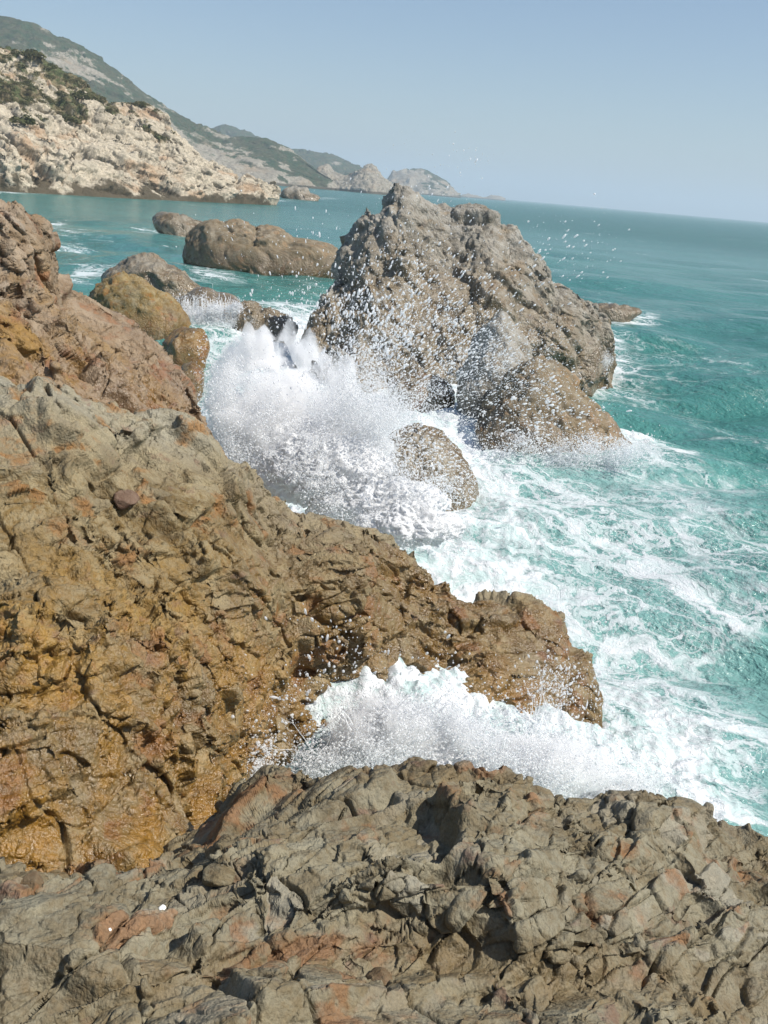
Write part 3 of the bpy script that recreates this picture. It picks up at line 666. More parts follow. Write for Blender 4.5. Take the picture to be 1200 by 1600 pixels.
far_hill('rock_peak', [(485, 272), (500, 257), (512, 252), (525, 268), (540, 270), (556, 262), (572, 252), (584, 254), (598, 272), (612, 290), (620, 299)],
         [(482, 293), (497, 294), (512, 294), (525, 295), (540, 296), (556, 297), (572, 298), (586, 299), (600, 299), (612, 300), (622, 301)],
         [1150, 1140, 1130, 1130, 1120, 1110, 1100, 1100, 1110, 1120, 1130], [1190, 1200, 1210, 1200, 1190, 1180, 1200, 1200, 1180, 1160, 1150],
         M_HILL, 'jagged row of bare rock peaks at the end of the coast', 83, 2.4, vegb=.0, cliff=60, rows=5, depth=80, amp=.5)
far_hill('hill', [(325, 205), (345, 196), (365, 197), (395, 208), (450, 232), (480, 234), (510, 241), (540, 252), (560, 262), (580, 285), (600, 290)],
         [(325, 274), (345, 275), (365, 277), (395, 280), (450, 285), (480, 288), (510, 290), (540, 292), (560, 294), (580, 295), (600, 296)],
         [1900] * 11, [2200] * 11, M_HILL, 'green hill further along the coast behind the rock peaks', 85, 6, vegb=.75, cliff=10, depth=400, amp=.4)
far_hill('island', [(600, 292), (612, 275), (640, 266), (665, 266), (690, 276), (705, 284), (713, 297), (718, 302)],
         [(600, 297), (612, 298), (640, 301), (665, 303), (690, 305), (705, 306), (713, 307), (720, 307)],
         [2300] * 8, [2500] * 8, M_HILL, 'hazy flat topped island on the horizon', 87, 6, vegb=.55, cliff=30, depth=300, amp=.35)
far_hill('island', [(718, 305), (730, 302), (745, 304), (757, 307), (768, 303), (780, 304), (790, 309)], [(718, 308), (730, 309), (745, 310), (757, 311), (768, 312), (780, 313), (790, 314)],
         [3300] * 7, [3400] * 7, M_HILL, 'two tiny islets on the horizon right of the island', 89, 4, vegb=.4, cliff=30, depth=100, amp=.3)

# scrub on the headland: one clump of leaf-sized faces, many instances
def leaf_clump(n=170, seed=1):
    g = np.random.default_rng(seed); V = []; F = []
    for i in range(n):
        d = g.normal(size=3); d /= np.linalg.norm(d); d[2] = abs(d[2]); r = .55 + .45 * g.random(); c = d * r * (1, 1, .75) * (1 + .25 * math.sin(5 * d[0] + 3 * d[1]))
        a = g.normal(size=3); a /= np.linalg.norm(a); b = np.cross(a, g.normal(size=3)); b /= np.linalg.norm(b); s = .10 + .10 * g.random()
        k = len(V); V += [c + a * s, c + b * s * .6, c - a * s, c - b * s * .6]; F.append([k, k + 1, k + 2, k + 3])
    return np.array(V), np.array(F)
def leaf_material(name, c1, c2):
    t = NT(name); P = t.pos(); oi = t.n('ObjectInfo').outputs['Random']
    c = t.mix(t.noise(P, .3, 3), c1, c2); c = t.mix(t.math('MULTIPLY', oi, .6), c, c2)
    d = t.n('BsdfDiffuse'); t.put(d.inputs['Color'], c); tr = t.n('BsdfTranslucent'); t.put(tr.inputs['Color'], c)
    m = t.n('MixShader'); m.inputs[0].default_value = .25; t.put(m.inputs[1], d.outputs[0]); t.put(m.inputs[2], tr.outputs[0])
    return t.done(m.outputs[0])
M_LEAF = leaf_material('scrub_leaves', (.06, .09, .03), (.17, .15, .08))

def gn_instances(name, pts, rot, scale, src_mesh, mat):
    """a point mesh whose geometry nodes put src_mesh on each point"""
    me = bpy.data.meshes.new(name); me.vertices.add(len(pts)); me.vertices.foreach_set('co', np.asarray(pts, np.float32).ravel())
    a = me.attributes.new('irot', 'FLOAT_VECTOR', 'POINT'); a.data.foreach_set('vector', np.asarray(rot, np.float32).ravel())
    a = me.attributes.new('iscale', 'FLOAT_VECTOR', 'POINT'); a.data.foreach_set('vector', np.asarray(scale, np.float32).ravel())
    o = bpy.data.objects.new(name, me); COL.objects.link(o)
    src = bpy.data.objects.new(name + '_piece', src_mesh)
    ng = bpy.data.node_groups.new(name, 'GeometryNodeTree')
    ng.interface.new_socket('Geometry', in_out='INPUT', socket_type='NodeSocketGeometry'); ng.interface.new_socket('Geometry', in_out='OUTPUT', socket_type='NodeSocketGeometry')
    N = ng.nodes; L = ng.links
    gi = N.new('NodeGroupInput'); go = N.new('NodeGroupOutput'); ip = N.new('GeometryNodeInstanceOnPoints'); oi = N.new('GeometryNodeObjectInfo')
    oi.inputs['Object'].default_value = src; oi.inputs['As Instance'].default_value = True
    r = N.new('GeometryNodeInputNamedAttribute'); r.data_type = 'FLOAT_VECTOR'; r.inputs[0].default_value = 'irot'
    s = N.new('GeometryNodeInputNamedAttribute'); s.data_type = 'FLOAT_VECTOR'; s.inputs[0].default_value = 'iscale'
    er = N.new('FunctionNodeEulerToRotation'); L.new(r.outputs[0], er.inputs[0]); L.new(er.outputs[0], ip.inputs['Rotation'])
    L.new(s.outputs[0], ip.inputs['Scale']); L.new(gi.outputs[0], ip.inputs['Points']); L.new(oi.outputs['Geometry'], ip.inputs['Instance']); L.new(ip.outputs[0], go.inputs[0])
    m = o.modifiers.new('scatter', 'NODES'); m.node_group = ng
    return o
lv, lf = leaf_clump()
lm = bpy.data.meshes.new('leaf_clump'); lm.from_pydata(lv.tolist(), [], lf.tolist()); lm.materials.append(M_LEAF)
hm = head.data; hv = np.zeros(len(hm.vertices) * 3, np.float32); hm.vertices.foreach_get('co', hv); hv = hv.reshape(-1, 3)
vg = np.zeros(len(hv), np.float32); hm.attributes['veg'].data.foreach_get('value', vg)
den = sst(.42, .6, vg) * (hv[:, 2] > 5)
pick = rng.random(len(hv)) < den * .07
sp = hv[pick]; n = len(sp); print('scrub', n)
ss = rng.uniform(.35, 1.1, n)[:, None] * np.array([[1, 1, .8]])
tag(gn_instances('scrub', sp - (0, 0, .2), np.stack([np.zeros(n), np.zeros(n), rng.uniform(0, 6.28, n)], 1), ss, lm, M_LEAF), 'low green and brown scrub over the top of the pale headland', 'scrub', kind='stuff')
def on_head(px, py):
    """nearest headland vertex to the line of sight"""
    d = ray(px, py); d = d / np.linalg.norm(d); v = hv - (0, 0, H); t = v @ d; e = np.linalg.norm(v - t[:, None] * d, axis=1) + t * .01
    return hv[np.argmin(e)]
big_v, big_f = leaf_clump(420, 5)
bm_ = bpy.data.meshes.new('shrub_leaves'); bm_.from_pydata(big_v.tolist(), [], big_f.tolist()); bm_.materials.append(M_LEAF)
for (px, py, s, lab) in [(108, 186, 3.4, 'bright green shrub in the middle of the pale headland rocks'), (38, 190, 3.0, 'dark green shrub on the rocks at the left of the headland'),
                         (52, 82, 3.2, 'dark round shrub near the left top of the headland'), (128, 150, 3.2, 'green shrub at the right end of the headland scrub')]:
    o = bpy.data.objects.new('shrub', bm_); COL.objects.link(o); p = on_head(px, py); o.location = (p[0], p[1], p[2] - .5); o.scale = (s, s, s * .7); o.rotation_euler = (0, 0, px)
    tag(o, lab, 'shrub')

# ------------------------------------------------------------------ the sea
def dep_rows():
    d = np.radians(np.concatenate([[.012, .02, .03, .045], np.linspace(.07, 46, 640)])); return H / np.tan(d)
rr = dep_rows()[::-1]; rr = np.concatenate([[1.0, 3.5], rr[rr > 6.0]])
th = np.concatenate([np.linspace(-180, -34, 30)[:-1], np.linspace(-34, 34, 620), np.linspace(34, 180, 30)[1:]]); th = np.radians(th)
RR, TH = np.meshgrid(rr, th, indexing='ij'); X = RR * np.sin(TH); Yy = RR * np.cos(TH)
xy = np.stack([X.ravel(), Yy.ravel()], 1); R_ = RR.ravel()
def ell(px, py, rx, ry, z=0.0):
    """ellipse on the water from its size in the picture: centre, half-extent vectors"""
    c = Pz(px, py, z)[:2]; ex = Pz(px + rx, py, z)[:2] - c; ey = Pz(px, py + ry, z)[:2] - Pz(px, py - ry, z)[:2]; return c, ex, ey * .5
def blob(px, py, rx, ry, soft=1.0):
    c, ex, ey = ell(px, py, rx, ry); M = np.linalg.inv(np.stack([ex, ey], 1)); q = (xy - c) @ M.T; return np.exp(-((q ** 2).sum(1)) ** 1.0 * soft)
foam = np.zeros(len(xy)); aer = np.zeros(len(xy))
for (px, py, rx, ry, a) in [(470, 640, 200, 170, 1.3), (640, 640, 180, 90, 1.0), (560, 520, 140, 45, .9), (800, 690, 110, 26, 1.0), (900, 700, 90, 25, 1.0), (980, 715, 50, 18, .9),
        (430, 500, 110, 30, 1.0), (660, 740, 120, 60, .9), (900, 790, 230, 80, .42), (1000, 850, 220, 70, .40), (780, 860, 120, 60, .45), (1060, 740, 90, 25, .42),
        (700, 1180, 260, 80, 1.3), (920, 1230, 130, 90, 1.2), (1040, 1180, 130, 110, .75), (1120, 1270, 90, 80, .7), (960, 1060, 130, 60, .6), (1080, 1010, 160, 80, .45), (1150, 1120, 120, 60, .5),
        (560, 430, 60, 18, .3), (450, 428, 150, 9, .45), (200, 425, 60, 10, .35), (125, 428, 40, 12, .7), (320, 440, 90, 16, .45), (90, 348, 18, 5, .9), (100, 370, 40, 20, .35), (270, 365, 90, 10, .5), (110, 392, 30, 5, .5),
        (985, 495, 60, 10, .65), (930, 555, 40, 18, .9), (950, 580, 90, 30, .42), (1050, 540, 150, 40, .2), (1100, 640, 150, 60, .22), (1190, 945, 40, 14, .6),
        (40, 298, 60, 4, .9), (140, 301, 40, 3.5, .8), (230, 305, 50, 3.5, .9), (330, 310, 50, 3.5, .9), (420, 314, 40, 2, .6), (500, 310, 40, 2, .5), (1150, 900, 110, 60, .42), (1150, 790, 100, 20, .35), (880, 940, 110, 50, .45)]:
    foam = np.maximum(foam, 0) + blob(px, py, rx, ry) * a * (1 - np.clip(foam, 0, 1) * .6)
for (px, py, rx, ry, a) in [(600, 640, 320, 180, 1.0), (850, 800, 300, 130, .8), (1000, 950, 320, 200, .62), (900, 1200, 350, 150, .9), (1150, 1150, 200, 200, .55)]:
    aer = aer + blob(px, py, rx, ry) * a * (1 - np.clip(aer, 0, 1) * .7)
foam = np.clip(foam * np.where(foam < .85, .82, 1), 0, 1.2); aer = np.clip(aer, 0, 1)
z = np.zeros(len(xy)); g = np.random.default_rng(5)
spc = np.maximum(R_ * np.radians(.115), R_ ** 2 / H * np.radians(.075))
wx = xy + np.stack([fbm(np.c_[xy * .05, xy[:, 0] * 0], 2, 3), fbm(np.c_[xy * .05, xy[:, 0] * 0 + 9], 2, 4)], 1) * 3
for k in range(46):
    lam = .9 * 1.105 ** k if k < 34 else g.uniform(8, 26); a = .0155 * lam ** .82
    if lam > 12: a *= .6
    dirn = math.radians(205 + g.normal() * 34); kv = np.array([math.sin(dirn), math.cos(dirn)]) * 2 * math.pi / lam; ph = wx @ kv + g.uniform(0, 6.28)
    s = np.sin(ph); att = 1 - sst(.12, .33, spc / lam)
    z += a * att * (s + .25 * np.cos(2 * ph))
calm = 1 - sst(2500, 6000, R_); z *= calm * .75
# broken, heaped white water
p3 = np.c_[xy, np.zeros(len(xy))]
rough = np.clip(foam - .45, 0, 1)
near = R_ < 60; zz = np.zeros(len(xy)); pn = p3[near]
zz[near] = (np.abs(fbm(pn * .9, 4, 61, .62)) * .30 + fbm(pn * 4.5, 3, 62, .6) * .06)
z += zz * rough
for (px, py, rx, ry, hgt) in [(450, 690, 120, 60, .9), (400, 640, 70, 50, .6), (560, 740, 110, 40, .3), (820, 690, 120, 25, .3), (640, 1175, 170, 40, .5), (860, 1215, 150, 45, .3)]:
    z += blob(px, py, rx, ry) * hgt * (.7 + .5 * zz)
V = np.c_[xy, z]; F = grid_faces(len(rr), len(th))
mesh = mesh_obj('sea', V, F[:, ::-1], M_SEA, {'foam': foam, 'aer': aer, 'far': sst(30, 400, R_)})
tag(mesh, 'choppy turquoise sea with white foam near the rocks', kind='structure'); print('sea', len(V))

# ------------------------------------------------------------------ spray
ICO_V = None
def sphere_mesh(kind):
    t = (1 + 5 ** .5) / 2
    v = np.array([(-1, t, 0), (1, t, 0), (-1, -t, 0), (1, -t, 0), (0, -1, t), (0, 1, t), (0, -1, -t), (0, 1, -t), (t, 0, -1), (t, 0, 1), (-t, 0, -1), (-t, 0, 1)]) / math.hypot(1, t)
    f = np.array([(0, 11, 5), (0, 5, 1), (0, 1, 7), (0, 7, 10), (0, 10, 11), (1, 5, 9), (5, 11, 4), (11, 10, 2), (10, 7, 6), (7, 1, 8), (3, 9, 4), (3, 4, 2), (3, 2, 6), (3, 6, 8), (3, 8, 9), (4, 9, 5), (2, 4, 11), (6, 2, 10), (8, 6, 7), (9, 8, 1)])
    if kind == 'octa':
        v = np.array([(1, 0, 0), (-1, 0, 0), (0, 1, 0), (0, -1, 0), (0, 0, 1), (0, 0, -1)], float)
        f = np.array([(0, 2, 4), (2, 1, 4), (1, 3, 4), (3, 0, 4), (2, 0, 5), (1, 2, 5), (3, 1, 5), (0, 3, 5)])
    return v, f
def drops_geo(C, r, D=None, el=None, kind='ico'):
    """one closed little body per drop; D direction of flight, el its elongation"""
    v, f = sphere_mesh(kind); n = len(C)
    P = v[None] * r[:, None, None]
    P = P * (1 + .25 * (rng.random((n, len(v), 1)) - .5))
    if D is not None:
        D = D / np.maximum(np.linalg.norm(D, axis=1, keepdims=True), 1e-6); s = (P * D[:, None]).sum(-1, keepdims=True); P = P + D[:, None] * s * (el[:, None, None] - 1)
    V = (P + C[:, None]).reshape(-1, 3); F = (f[None] + (np.arange(n) * len(v))[:, None, None]).reshape(-1, 3)
    return V, F
def cluster(n, seed, rmin, rmax, kind='octa'):
    g = np.random.default_rng(seed); C = g.normal(size=(n, 3)) * .42
    C += .25 * np.sin(C[:, [1, 2, 0]] * 6)
    return drops_geo(C, rmin + (rmax - rmin) * g.random(n) ** 2.5, g.normal(size=(n, 3)), 1 + g.random(n), kind)

def splash(name, label, puffs, seed, csize, n_total, group=None, rmin=.014, rmax=.085):
    """puffs: (px, py, Y, rx, ry, depth, weight) clouds of drops; density thins outward and breaks into strands"""
    g = np.random.default_rng(seed); wsum = sum(p[6] for p in puffs); PT = []
    for (px, py, Y, rx, ry, dp, w) in puffs:
        n = int(n_total * w / wsum * 2.2); C = Py(px, py, Y); ex = Py(px + rx, py, Y) - C; ey = Py(px, py - ry, Y) - C
        q = g.normal(size=(n, 3)) * .55; P = C + q[:, :1] * ex + q[:, 1:2] * ey + q[:, 2:3] * np.array([0, dp, 0])
        P += np.stack([fbm(P * 1.0, 3, 5), fbm(P * 1.0 + 7, 3, 6), fbm(P * 1.0 + 19, 3, 8)], 1) * .35
        k = sst(-.35, .35, fbm(P * np.array([1.6, 1.6, .8]), 4, 9) + .1); PT.append(P[g.random(n) < k * .85])
    PT = np.concatenate(PT); PT = PT[PT[:, 2] > -.1]; n = len(PT)
    cv, cf = cluster(46, seed, rmin, rmax)
    me = bpy.data.meshes.new(name + '_cluster'); me.from_pydata(cv.tolist(), [], cf.tolist()); me.polygons.foreach_set('use_smooth', np.ones(len(cf), bool)); me.materials.append(M_DROP)
    sc = csize * (.35 + g.random(n) ** 2)[:, None] * np.array([[1, 1, 1.25]]); print(name, n)
    o = gn_instances(name, PT, g.uniform(0, 6.28, (n, 3)), sc, me, M_DROP)
    return tag(o, label, 'splash', kind='stuff')
gp = np.random.default_rng(12); RAYS = []
for k in range(26):
    bx_ = gp.uniform(400, 560); by_ = 735 + gp.uniform(-15, 15); an = math.radians(gp.uniform(-62, 48)); L_ = gp.uniform(90, 250) * (1 - .35 * abs(an)); Yr = gp.uniform(17.8, 20.5)
    for t_ in np.linspace(.1, 1, 7):
        RAYS.append((bx_ + math.sin(an) * L_ * t_ + 18 * t_ * t_, by_ - math.cos(an) * L_ * t_ + 12 * t_ ** 2, Yr, 16 + 22 * t_, 24 + 14 * t_, .5 + .4 * t_, 1.15 - .85 * t_))
splash('breaking_wave', 'tall white plume of spray bursting against the left rocks', RAYS + [(430, 680, 18.0, 75, 55, 1.1, 5.5), (530, 740, 17.3, 110, 40, .8, 6.0), (640, 775, 17.4, 90, 24, .8, 2.5), (610, 812, 16.8, 80, 20, .6, 2.2), (670, 850, 15.8, 50, 16, .5, 1.0), (560, 790, 17.2, 90, 22, .6, 2.0), (590, 640, 24, 60, 14, 1.5, 1.2), (540, 560, 29, 60, 12, 1.5, .8), (690, 660, 24.5, 50, 12, 1.2, .8), (730, 760, 20.5, 60, 14, 1.0, 1.0), (660, 610, 27.5, 60, 9, 1.2, .7), (340, 600, 18.5, 25, 50, .7, 1.3), (380, 560, 19.5, 40, 40, .8, 1.0)], 101, .25, 9500, rmin=.010, rmax=.065)
splash('breaking_wave', 'white burst of spray in the gully behind the foreground ledge', [
    (560, 1150, 10.0, 50, 45, .5, 1.0), (620, 1170, 9.8, 70, 45, .5, 1.1), (700, 1160, 10.0, 75, 45, .5, 1.1), (780, 1200, 10.0, 80, 40, .6, 1.0), (870, 1215, 10.2, 80, 45, .7, .9), (960, 1240, 10.4, 80, 40, .7, .7),
    (520, 1190, 9.8, 40, 30, .4, .6), (860, 1120, 11.0, 22, 50, .4, .35), (400, 1185, 9.3, 40, 22, .3, .5), (370, 1140, 9.2, 18, 25, .2, .2), (445, 1195, 9.4, 40, 18, .3, .5)], 103, .20, 3600)
splash('breaking_wave', 'white foam thrown up around the foot of the dark boulder on the right', [
    (830, 695, 26, 70, 14, .8, .8), (910, 705, 25.5, 70, 14, .8, 1.0), (985, 712, 25, 30, 14, .6, .5), (935, 560, 42, 16, 14, .8, .4)], 105, .30, 900)

def mist(name, label, puffs, density, fr=1.0):
    """fine mist hanging in the plume: closed lumpy bodies of thin white air"""
    t = NT(name + '_air'); P = t.pos(); pv = t.n('VolumePrincipled'); pv.inputs['Color'].default_value = (1, 1, 1, 1); pv.inputs['Anisotropy'].default_value = 0.0
    wp = t.vadd(P, t.noise(P, .9 * fr, 2, .5, out=1), .9 / fr); nz = t.noise(t.mapping(wp, (1, 1, .55), (0, .35, 0)), 1.5 * fr, 5, .68)
    t.put(pv.inputs['Density'], t.math('MULTIPLY', t.mapr(nz, .40, .62), density)); t.m.cycles.volume_step_rate = .35
    t.t.links.new(pv.outputs[0], t.out.inputs['Volume']); VV = []; FF = []; off = 0
    u = np.linspace(0, math.pi, 25); ph = np.linspace(0, 2 * math.pi, 48, endpoint=False)
    for (px, py, Y, rx, ry, dp) in puffs:
        C = Py(px, py, Y); ex = Py(px + rx, py, Y) - C; ey = Py(px, py - ry, Y) - C
        a = np.sin(u)[:, None] * np.cos(ph)[None]; b = np.cos(u)[:, None] * np.ones((1, 48)); c = np.sin(u)[:, None] * np.sin(ph)[None]
        D = np.stack([a, b, c], -1).reshape(-1, 3); L = np.array([np.linalg.norm(ex), np.linalg.norm(ey), dp]).mean()
        k = 1 + .35 * fbm(D * 1.8 + px, 3, 7) + .12 * fbm(D * 6 + px, 2, 9)
        P = C + (D[:, :1] * ex + D[:, 1:2] * ey + D[:, 2:3] * np.array([0, dp, 0])) * k[:, None]
        VV.append(P); f4 = grid_faces(25, 48, True) + off; c4 = P[f4 - off]; nn_ = np.cross(c4[:, 1] - c4[:, 0], c4[:, 2] - c4[:, 1])
        FF.append(f4 if (nn_ * (c4.mean(1) - C)).sum() > 0 else f4[:, ::-1]); off += len(P)
    o = mesh_obj(name, np.concatenate(VV), np.concatenate(FF), t.m); return tag(o, label, 'mist', kind='stuff')
mist('spray_mist', 'white mist inside the tall plume on the left', [(430, 670, 18.7, 105, 85, 1.1), (395, 600, 19.3, 60, 80, .8), (460, 590, 19.6, 45, 75, .7), (520, 700, 18.3, 100, 50, .8), (520, 630, 19.0, 50, 70, .7)], 6.5)
mist('spray_mist', 'white mist inside the burst behind the foreground ledge', [(640, 1165, 10.0, 130, 55, .35), (800, 1205, 10.1, 150, 50, .4), (920, 1240, 10.3, 110, 40, .4), (590, 1150, 9.9, 70, 50, .3)], 11, 2.0)

def foam_material():
    t = NT('white_water'); P = t.pos(); b = t.bump(t.math('ADD', t.noise(P, 9, 6, .7), t.noise(P, 2.5, 3, .6)), .08, .9)
    d = t.n('BsdfDiffuse'); d.inputs['Color'].default_value = (.94, .95, .96, 1); t.put(d.inputs['Normal'], b)
    tr = t.n('BsdfTranslucent'); tr.inputs['Color'].default_value = (.94, .95, .96, 1); t.put(tr.inputs['Normal'], b)
    m = t.n('MixShader'); m.inputs[0].default_value = .3; t.put(m.inputs[1], d.outputs[0]); t.put(m.inputs[2], tr.outputs[0]); return t.done(m.outputs[0])
M_FOAM = foam_material()
def heap(name, label, puffs, amp, fr, seed):
    """the solid heart of a splash: heaped torn white water"""
    VV = []; FF = []; off = 0; nu, nv = 110, 180; u = np.linspace(0, math.pi, nu); ph = np.linspace(0, 2 * math.pi, nv, endpoint=False)
    for (px, py, Y, rx, ry, dp) in puffs:
        C = Py(px, py, Y); ex = Py(px + rx, py, Y) - C; ey = Py(px, py - ry, Y) - C
        D = np.stack([np.sin(u)[:, None] * np.cos(ph)[None], np.cos(u)[:, None] * np.ones((1, nv)), np.sin(u)[:, None] * np.sin(ph)[None]], -1).reshape(-1, 3)
        P = C + D[:, :1] * ex + D[:, 1:2] * ey + D[:, 2:3] * np.array([0, dp, 0]); n = (P - C) / np.linalg.norm(P - C, axis=1, keepdims=True)
        up = np.array([.15, 0, 1.0]); h = (np.abs(fbm(P * fr, 4, seed, .6)) + .5 * np.abs(fbm(P * fr * 3.3, 3, seed + 5, .6)) - .25) * amp
        P = P + n * h[:, None] + up * (np.clip(fbm(P * fr * np.array([2.2, 2.2, .6]), 3, seed + 3), 0, 1) * amp * .5 * sst(-.2, .8, D[:, 1]))[:, None]
        VV.append(P); f4 = grid_faces(nu, nv, True); FF.append(f4 + off); off += len(P)
    return tag(mesh_obj(name, np.concatenate(VV), np.concatenate(FF), M_FOAM), label, 'splash', kind='stuff')
heap('white_water', 'heaped white water at the heart of the tall left plume', [(440, 700, 18.6, 80, 55, .7), (500, 735, 17.8, 110, 52, .7), (590, 785, 17.4, 110, 34, .6), (640, 822, 16.6, 80, 24, .5), (395, 660, 19.2, 45, 40, .5)], .22, 1.6, 301)
heap('white_water', 'heaped white water churning in the gully behind the foreground ledge', [(590, 1195, 9.9, 60, 36, .3), (680, 1195, 9.9, 80, 36, .3), (790, 1228, 10.0, 90, 32, .35), (900, 1250, 10.2, 90, 28, .35)], .12, 3.0, 303)

def strands(name, label, bundles, seed, mat=None):
    """thin ropes of water thrown along arcs; bundle: start px,py,Y, spread px, end px,py, arc px, count, radius"""
    g = np.random.default_rng(seed); VV = []; FF = []; off = 0; m = 14; ns = 5
    for (x0, y0, Y0, sx, sy, x1, y1, Y1, ex_, ey_, arc, n, rad) in bundles:
        for _ in range(n):
            a = np.array([x0 + g.normal() * sx, y0 + g.normal() * sy]); b = np.array([x1 + g.normal() * ex_, y1 + g.normal() * ey_]); u = g.random() ** 1.3
            b = a + np.array([g.normal() * 2, y1 - y0]) if arc < 0 else a + (b - a) * (.25 + .75 * u); t = np.linspace(0, 1, m); dY = g.normal() * .12
            pts = np.array([Py(a[0] + (b[0] - a[0]) * q, a[1] + (b[1] - a[1]) * q - max(arc, 0) * 4 * q * (1 - q), Y0 + (Y1 - Y0) * q + dY) for q in t])
            pts += np.stack([perlin(pts * 3 + _ , 5), perlin(pts * 3 + 50 + _, 6), perlin(pts * 3 + 90 + _, 7)], 1) * .06
            r = rad * (.4 + g.random()) * (1 - .75 * t) * (1 + .7 * perlin(pts * 14 + _, 8)); r = np.maximum(r, rad * .08)
            T_ = np.gradient(pts, axis=0); T_ /= np.linalg.norm(T_, axis=1, keepdims=True); A = np.cross(T_, [.3, .9, .2]); A /= np.linalg.norm(A, axis=1, keepdims=True); B = np.cross(T_, A)
            an = np.linspace(0, 2 * math.pi, ns, endpoint=False); V = pts[:, None] + r[:, None, None] * (np.cos(an)[None, :, None] * A[:, None] + np.sin(an)[None, :, None] * B[:, None])
            VV.append(V.reshape(-1, 3)); FF.append(grid_faces(m, ns, True) + off); off += m * ns
    return tag(mesh_obj(name, np.concatenate(VV), np.concatenate(FF), mat or M_DROP), label, 'water', kind='stuff')
strands('splash_strands', 'white shreds of water thrown up from the gully against the brown cliff', [
    (520, 1190, 9.8, 14, 8, 400, 1130, 9.3, 34, 20, 4, 3, .006), (560, 1150, 9.9, 25, 14, 545, 1085, 9.9, 22, 10, 2, 30, .010),
    (640, 1140, 10, 45, 12, 640, 1085, 10, 50, 12, 0, 50, .008), (730, 1160, 10, 40, 12, 750, 1110, 10, 45, 12, 0, 40, .008), (845, 1170, 11, 12, 20, 842, 1060, 11.2, 10, 20, 0, 30, .009)], 401)
strands('waterfall', 'thin torn curtain of water pouring off the low rock shelf', [(300, 472, 43.6, 24, 9, 304, 500, 42.9, 24, 4, -1, 90, .011), (345, 476, 43.2, 18, 8, 350, 502, 42.6, 20, 4, -1, 60, .011)], 403)
splash('waterfall', 'white water tumbling over the front of the low rock shelf', [(285, 488, 42.9, 12, 14, .3, .6), (312, 482, 42.9, 9, 14, .3, .5), (335, 490, 42.7, 14, 12, .3, .7), (362, 486, 42.7, 7, 12, .3, .35), (320, 505, 42.4, 50, 5, .4, 1.2)], 407, .22, 900, rmin=.02, rmax=.10)

# loose drops
def spray(name, label, fields, seed):
    g = np.random.default_rng(seed); C = []; R = []; D = []; E = []
    for (px, py, rx, ry, Y, dY, n, r0_, r1_, src) in fields:
        q = g.normal(size=(n, 2)) * .5; Ys = Y + dY * g.normal(size=n) * .5
        o = np.array([Py(px + rx * a, py + ry * b, y) for (a, b), y in zip(q, Ys)])
        keep = g.random(n) < sst(-.3, .4, fbm(o * 1.3, 3, seed) + .15); o = o[keep]; m = len(o)
        C.append(o); R.append(r0_ + (r1_ - r0_) * g.random(m) ** 5); s = Py(*src); D.append(o - s + g.normal(size=(m, 3)) * .4); E.append(1 + 2.6 * g.random(m) ** 2)
    C = np.concatenate(C); R = np.concatenate(R); D = np.concatenate(D); E = np.concatenate(E); k = C[:, 2] > .05; C, R, D, E = C[k], R[k], D[k], E[k]
    V, F = drops_geo(C, R, D, E, 'ico'); print(name, len(C))
    return tag(mesh_obj(name, V, F, M_DROP), label, 'spray', kind='stuff')
spray('spray_drops', 'cloud of white drops flying in front of the big sea rock', [
    (640, 480, 150, 110, 20, 2, 5200, .003, .022, (480, 720, 19)), (700, 560, 150, 90, 20, 2, 6500, .003, .017, (480, 720, 19)), (600, 520, 110, 80, 19, 2, 3200, .004, .028, (480, 720, 19)),
    (790, 560, 120, 80, 20, 2, 6000, .003, .014, (480, 720, 19)), (660, 330, 110, 110, 20, 2, 460, .004, .017, (480, 720, 19)), (880, 390, 90, 70, 19, 2, 340, .004, .022, (480, 720, 19)),
    (670, 720, 110, 90, 17, 1, 3000, .005, .024, (480, 720, 19)), (720, 250, 60, 60, 20, 1, 60, .006, .022, (480, 720, 19)), (850, 640, 110, 60, 20, 1.5, 1500, .005, .026, (480, 720, 19)), (480, 480, 120, 60, 20, 1, 800, .004, .022, (480, 720, 19)),
    (430, 380, 120, 60, 20, 1, 100, .006, .016, (480, 720, 19)), (420, 620, 110, 110, 17.5, 1, 1500, .005, .024, (480, 720, 19))], 201)
spray('spray_drops', 'white drops and shreds of water flying in front of the brown cliff', [
    (560, 1010, 120, 70, 9.2, .5, 260, .004, .017, (560, 1170, 9.8)), (430, 1150, 90, 60, 8.6, .3, 420, .004, .018, (480, 1200, 9.5)), (480, 1080, 80, 60, 8.9, .4, 260, .004, .016, (520, 1180, 9.8)),
    (620, 1090, 110, 50, 9.3, .4, 500, .004, .016, (560, 1170, 9.8)), (780, 1100, 90, 60, 9.8, .4, 450, .004, .015, (760, 1200, 9.8)), (870, 1060, 40, 60, 10.2, .3, 350, .004, .016, (860, 1150, 10)),
    (960, 1080, 80, 90, 10.6, .4, 700, .004, .016, (900, 1200, 10)), (1000, 1200, 110, 60, 10, .4, 500, .004, .018, (900, 1200, 10))], 203)

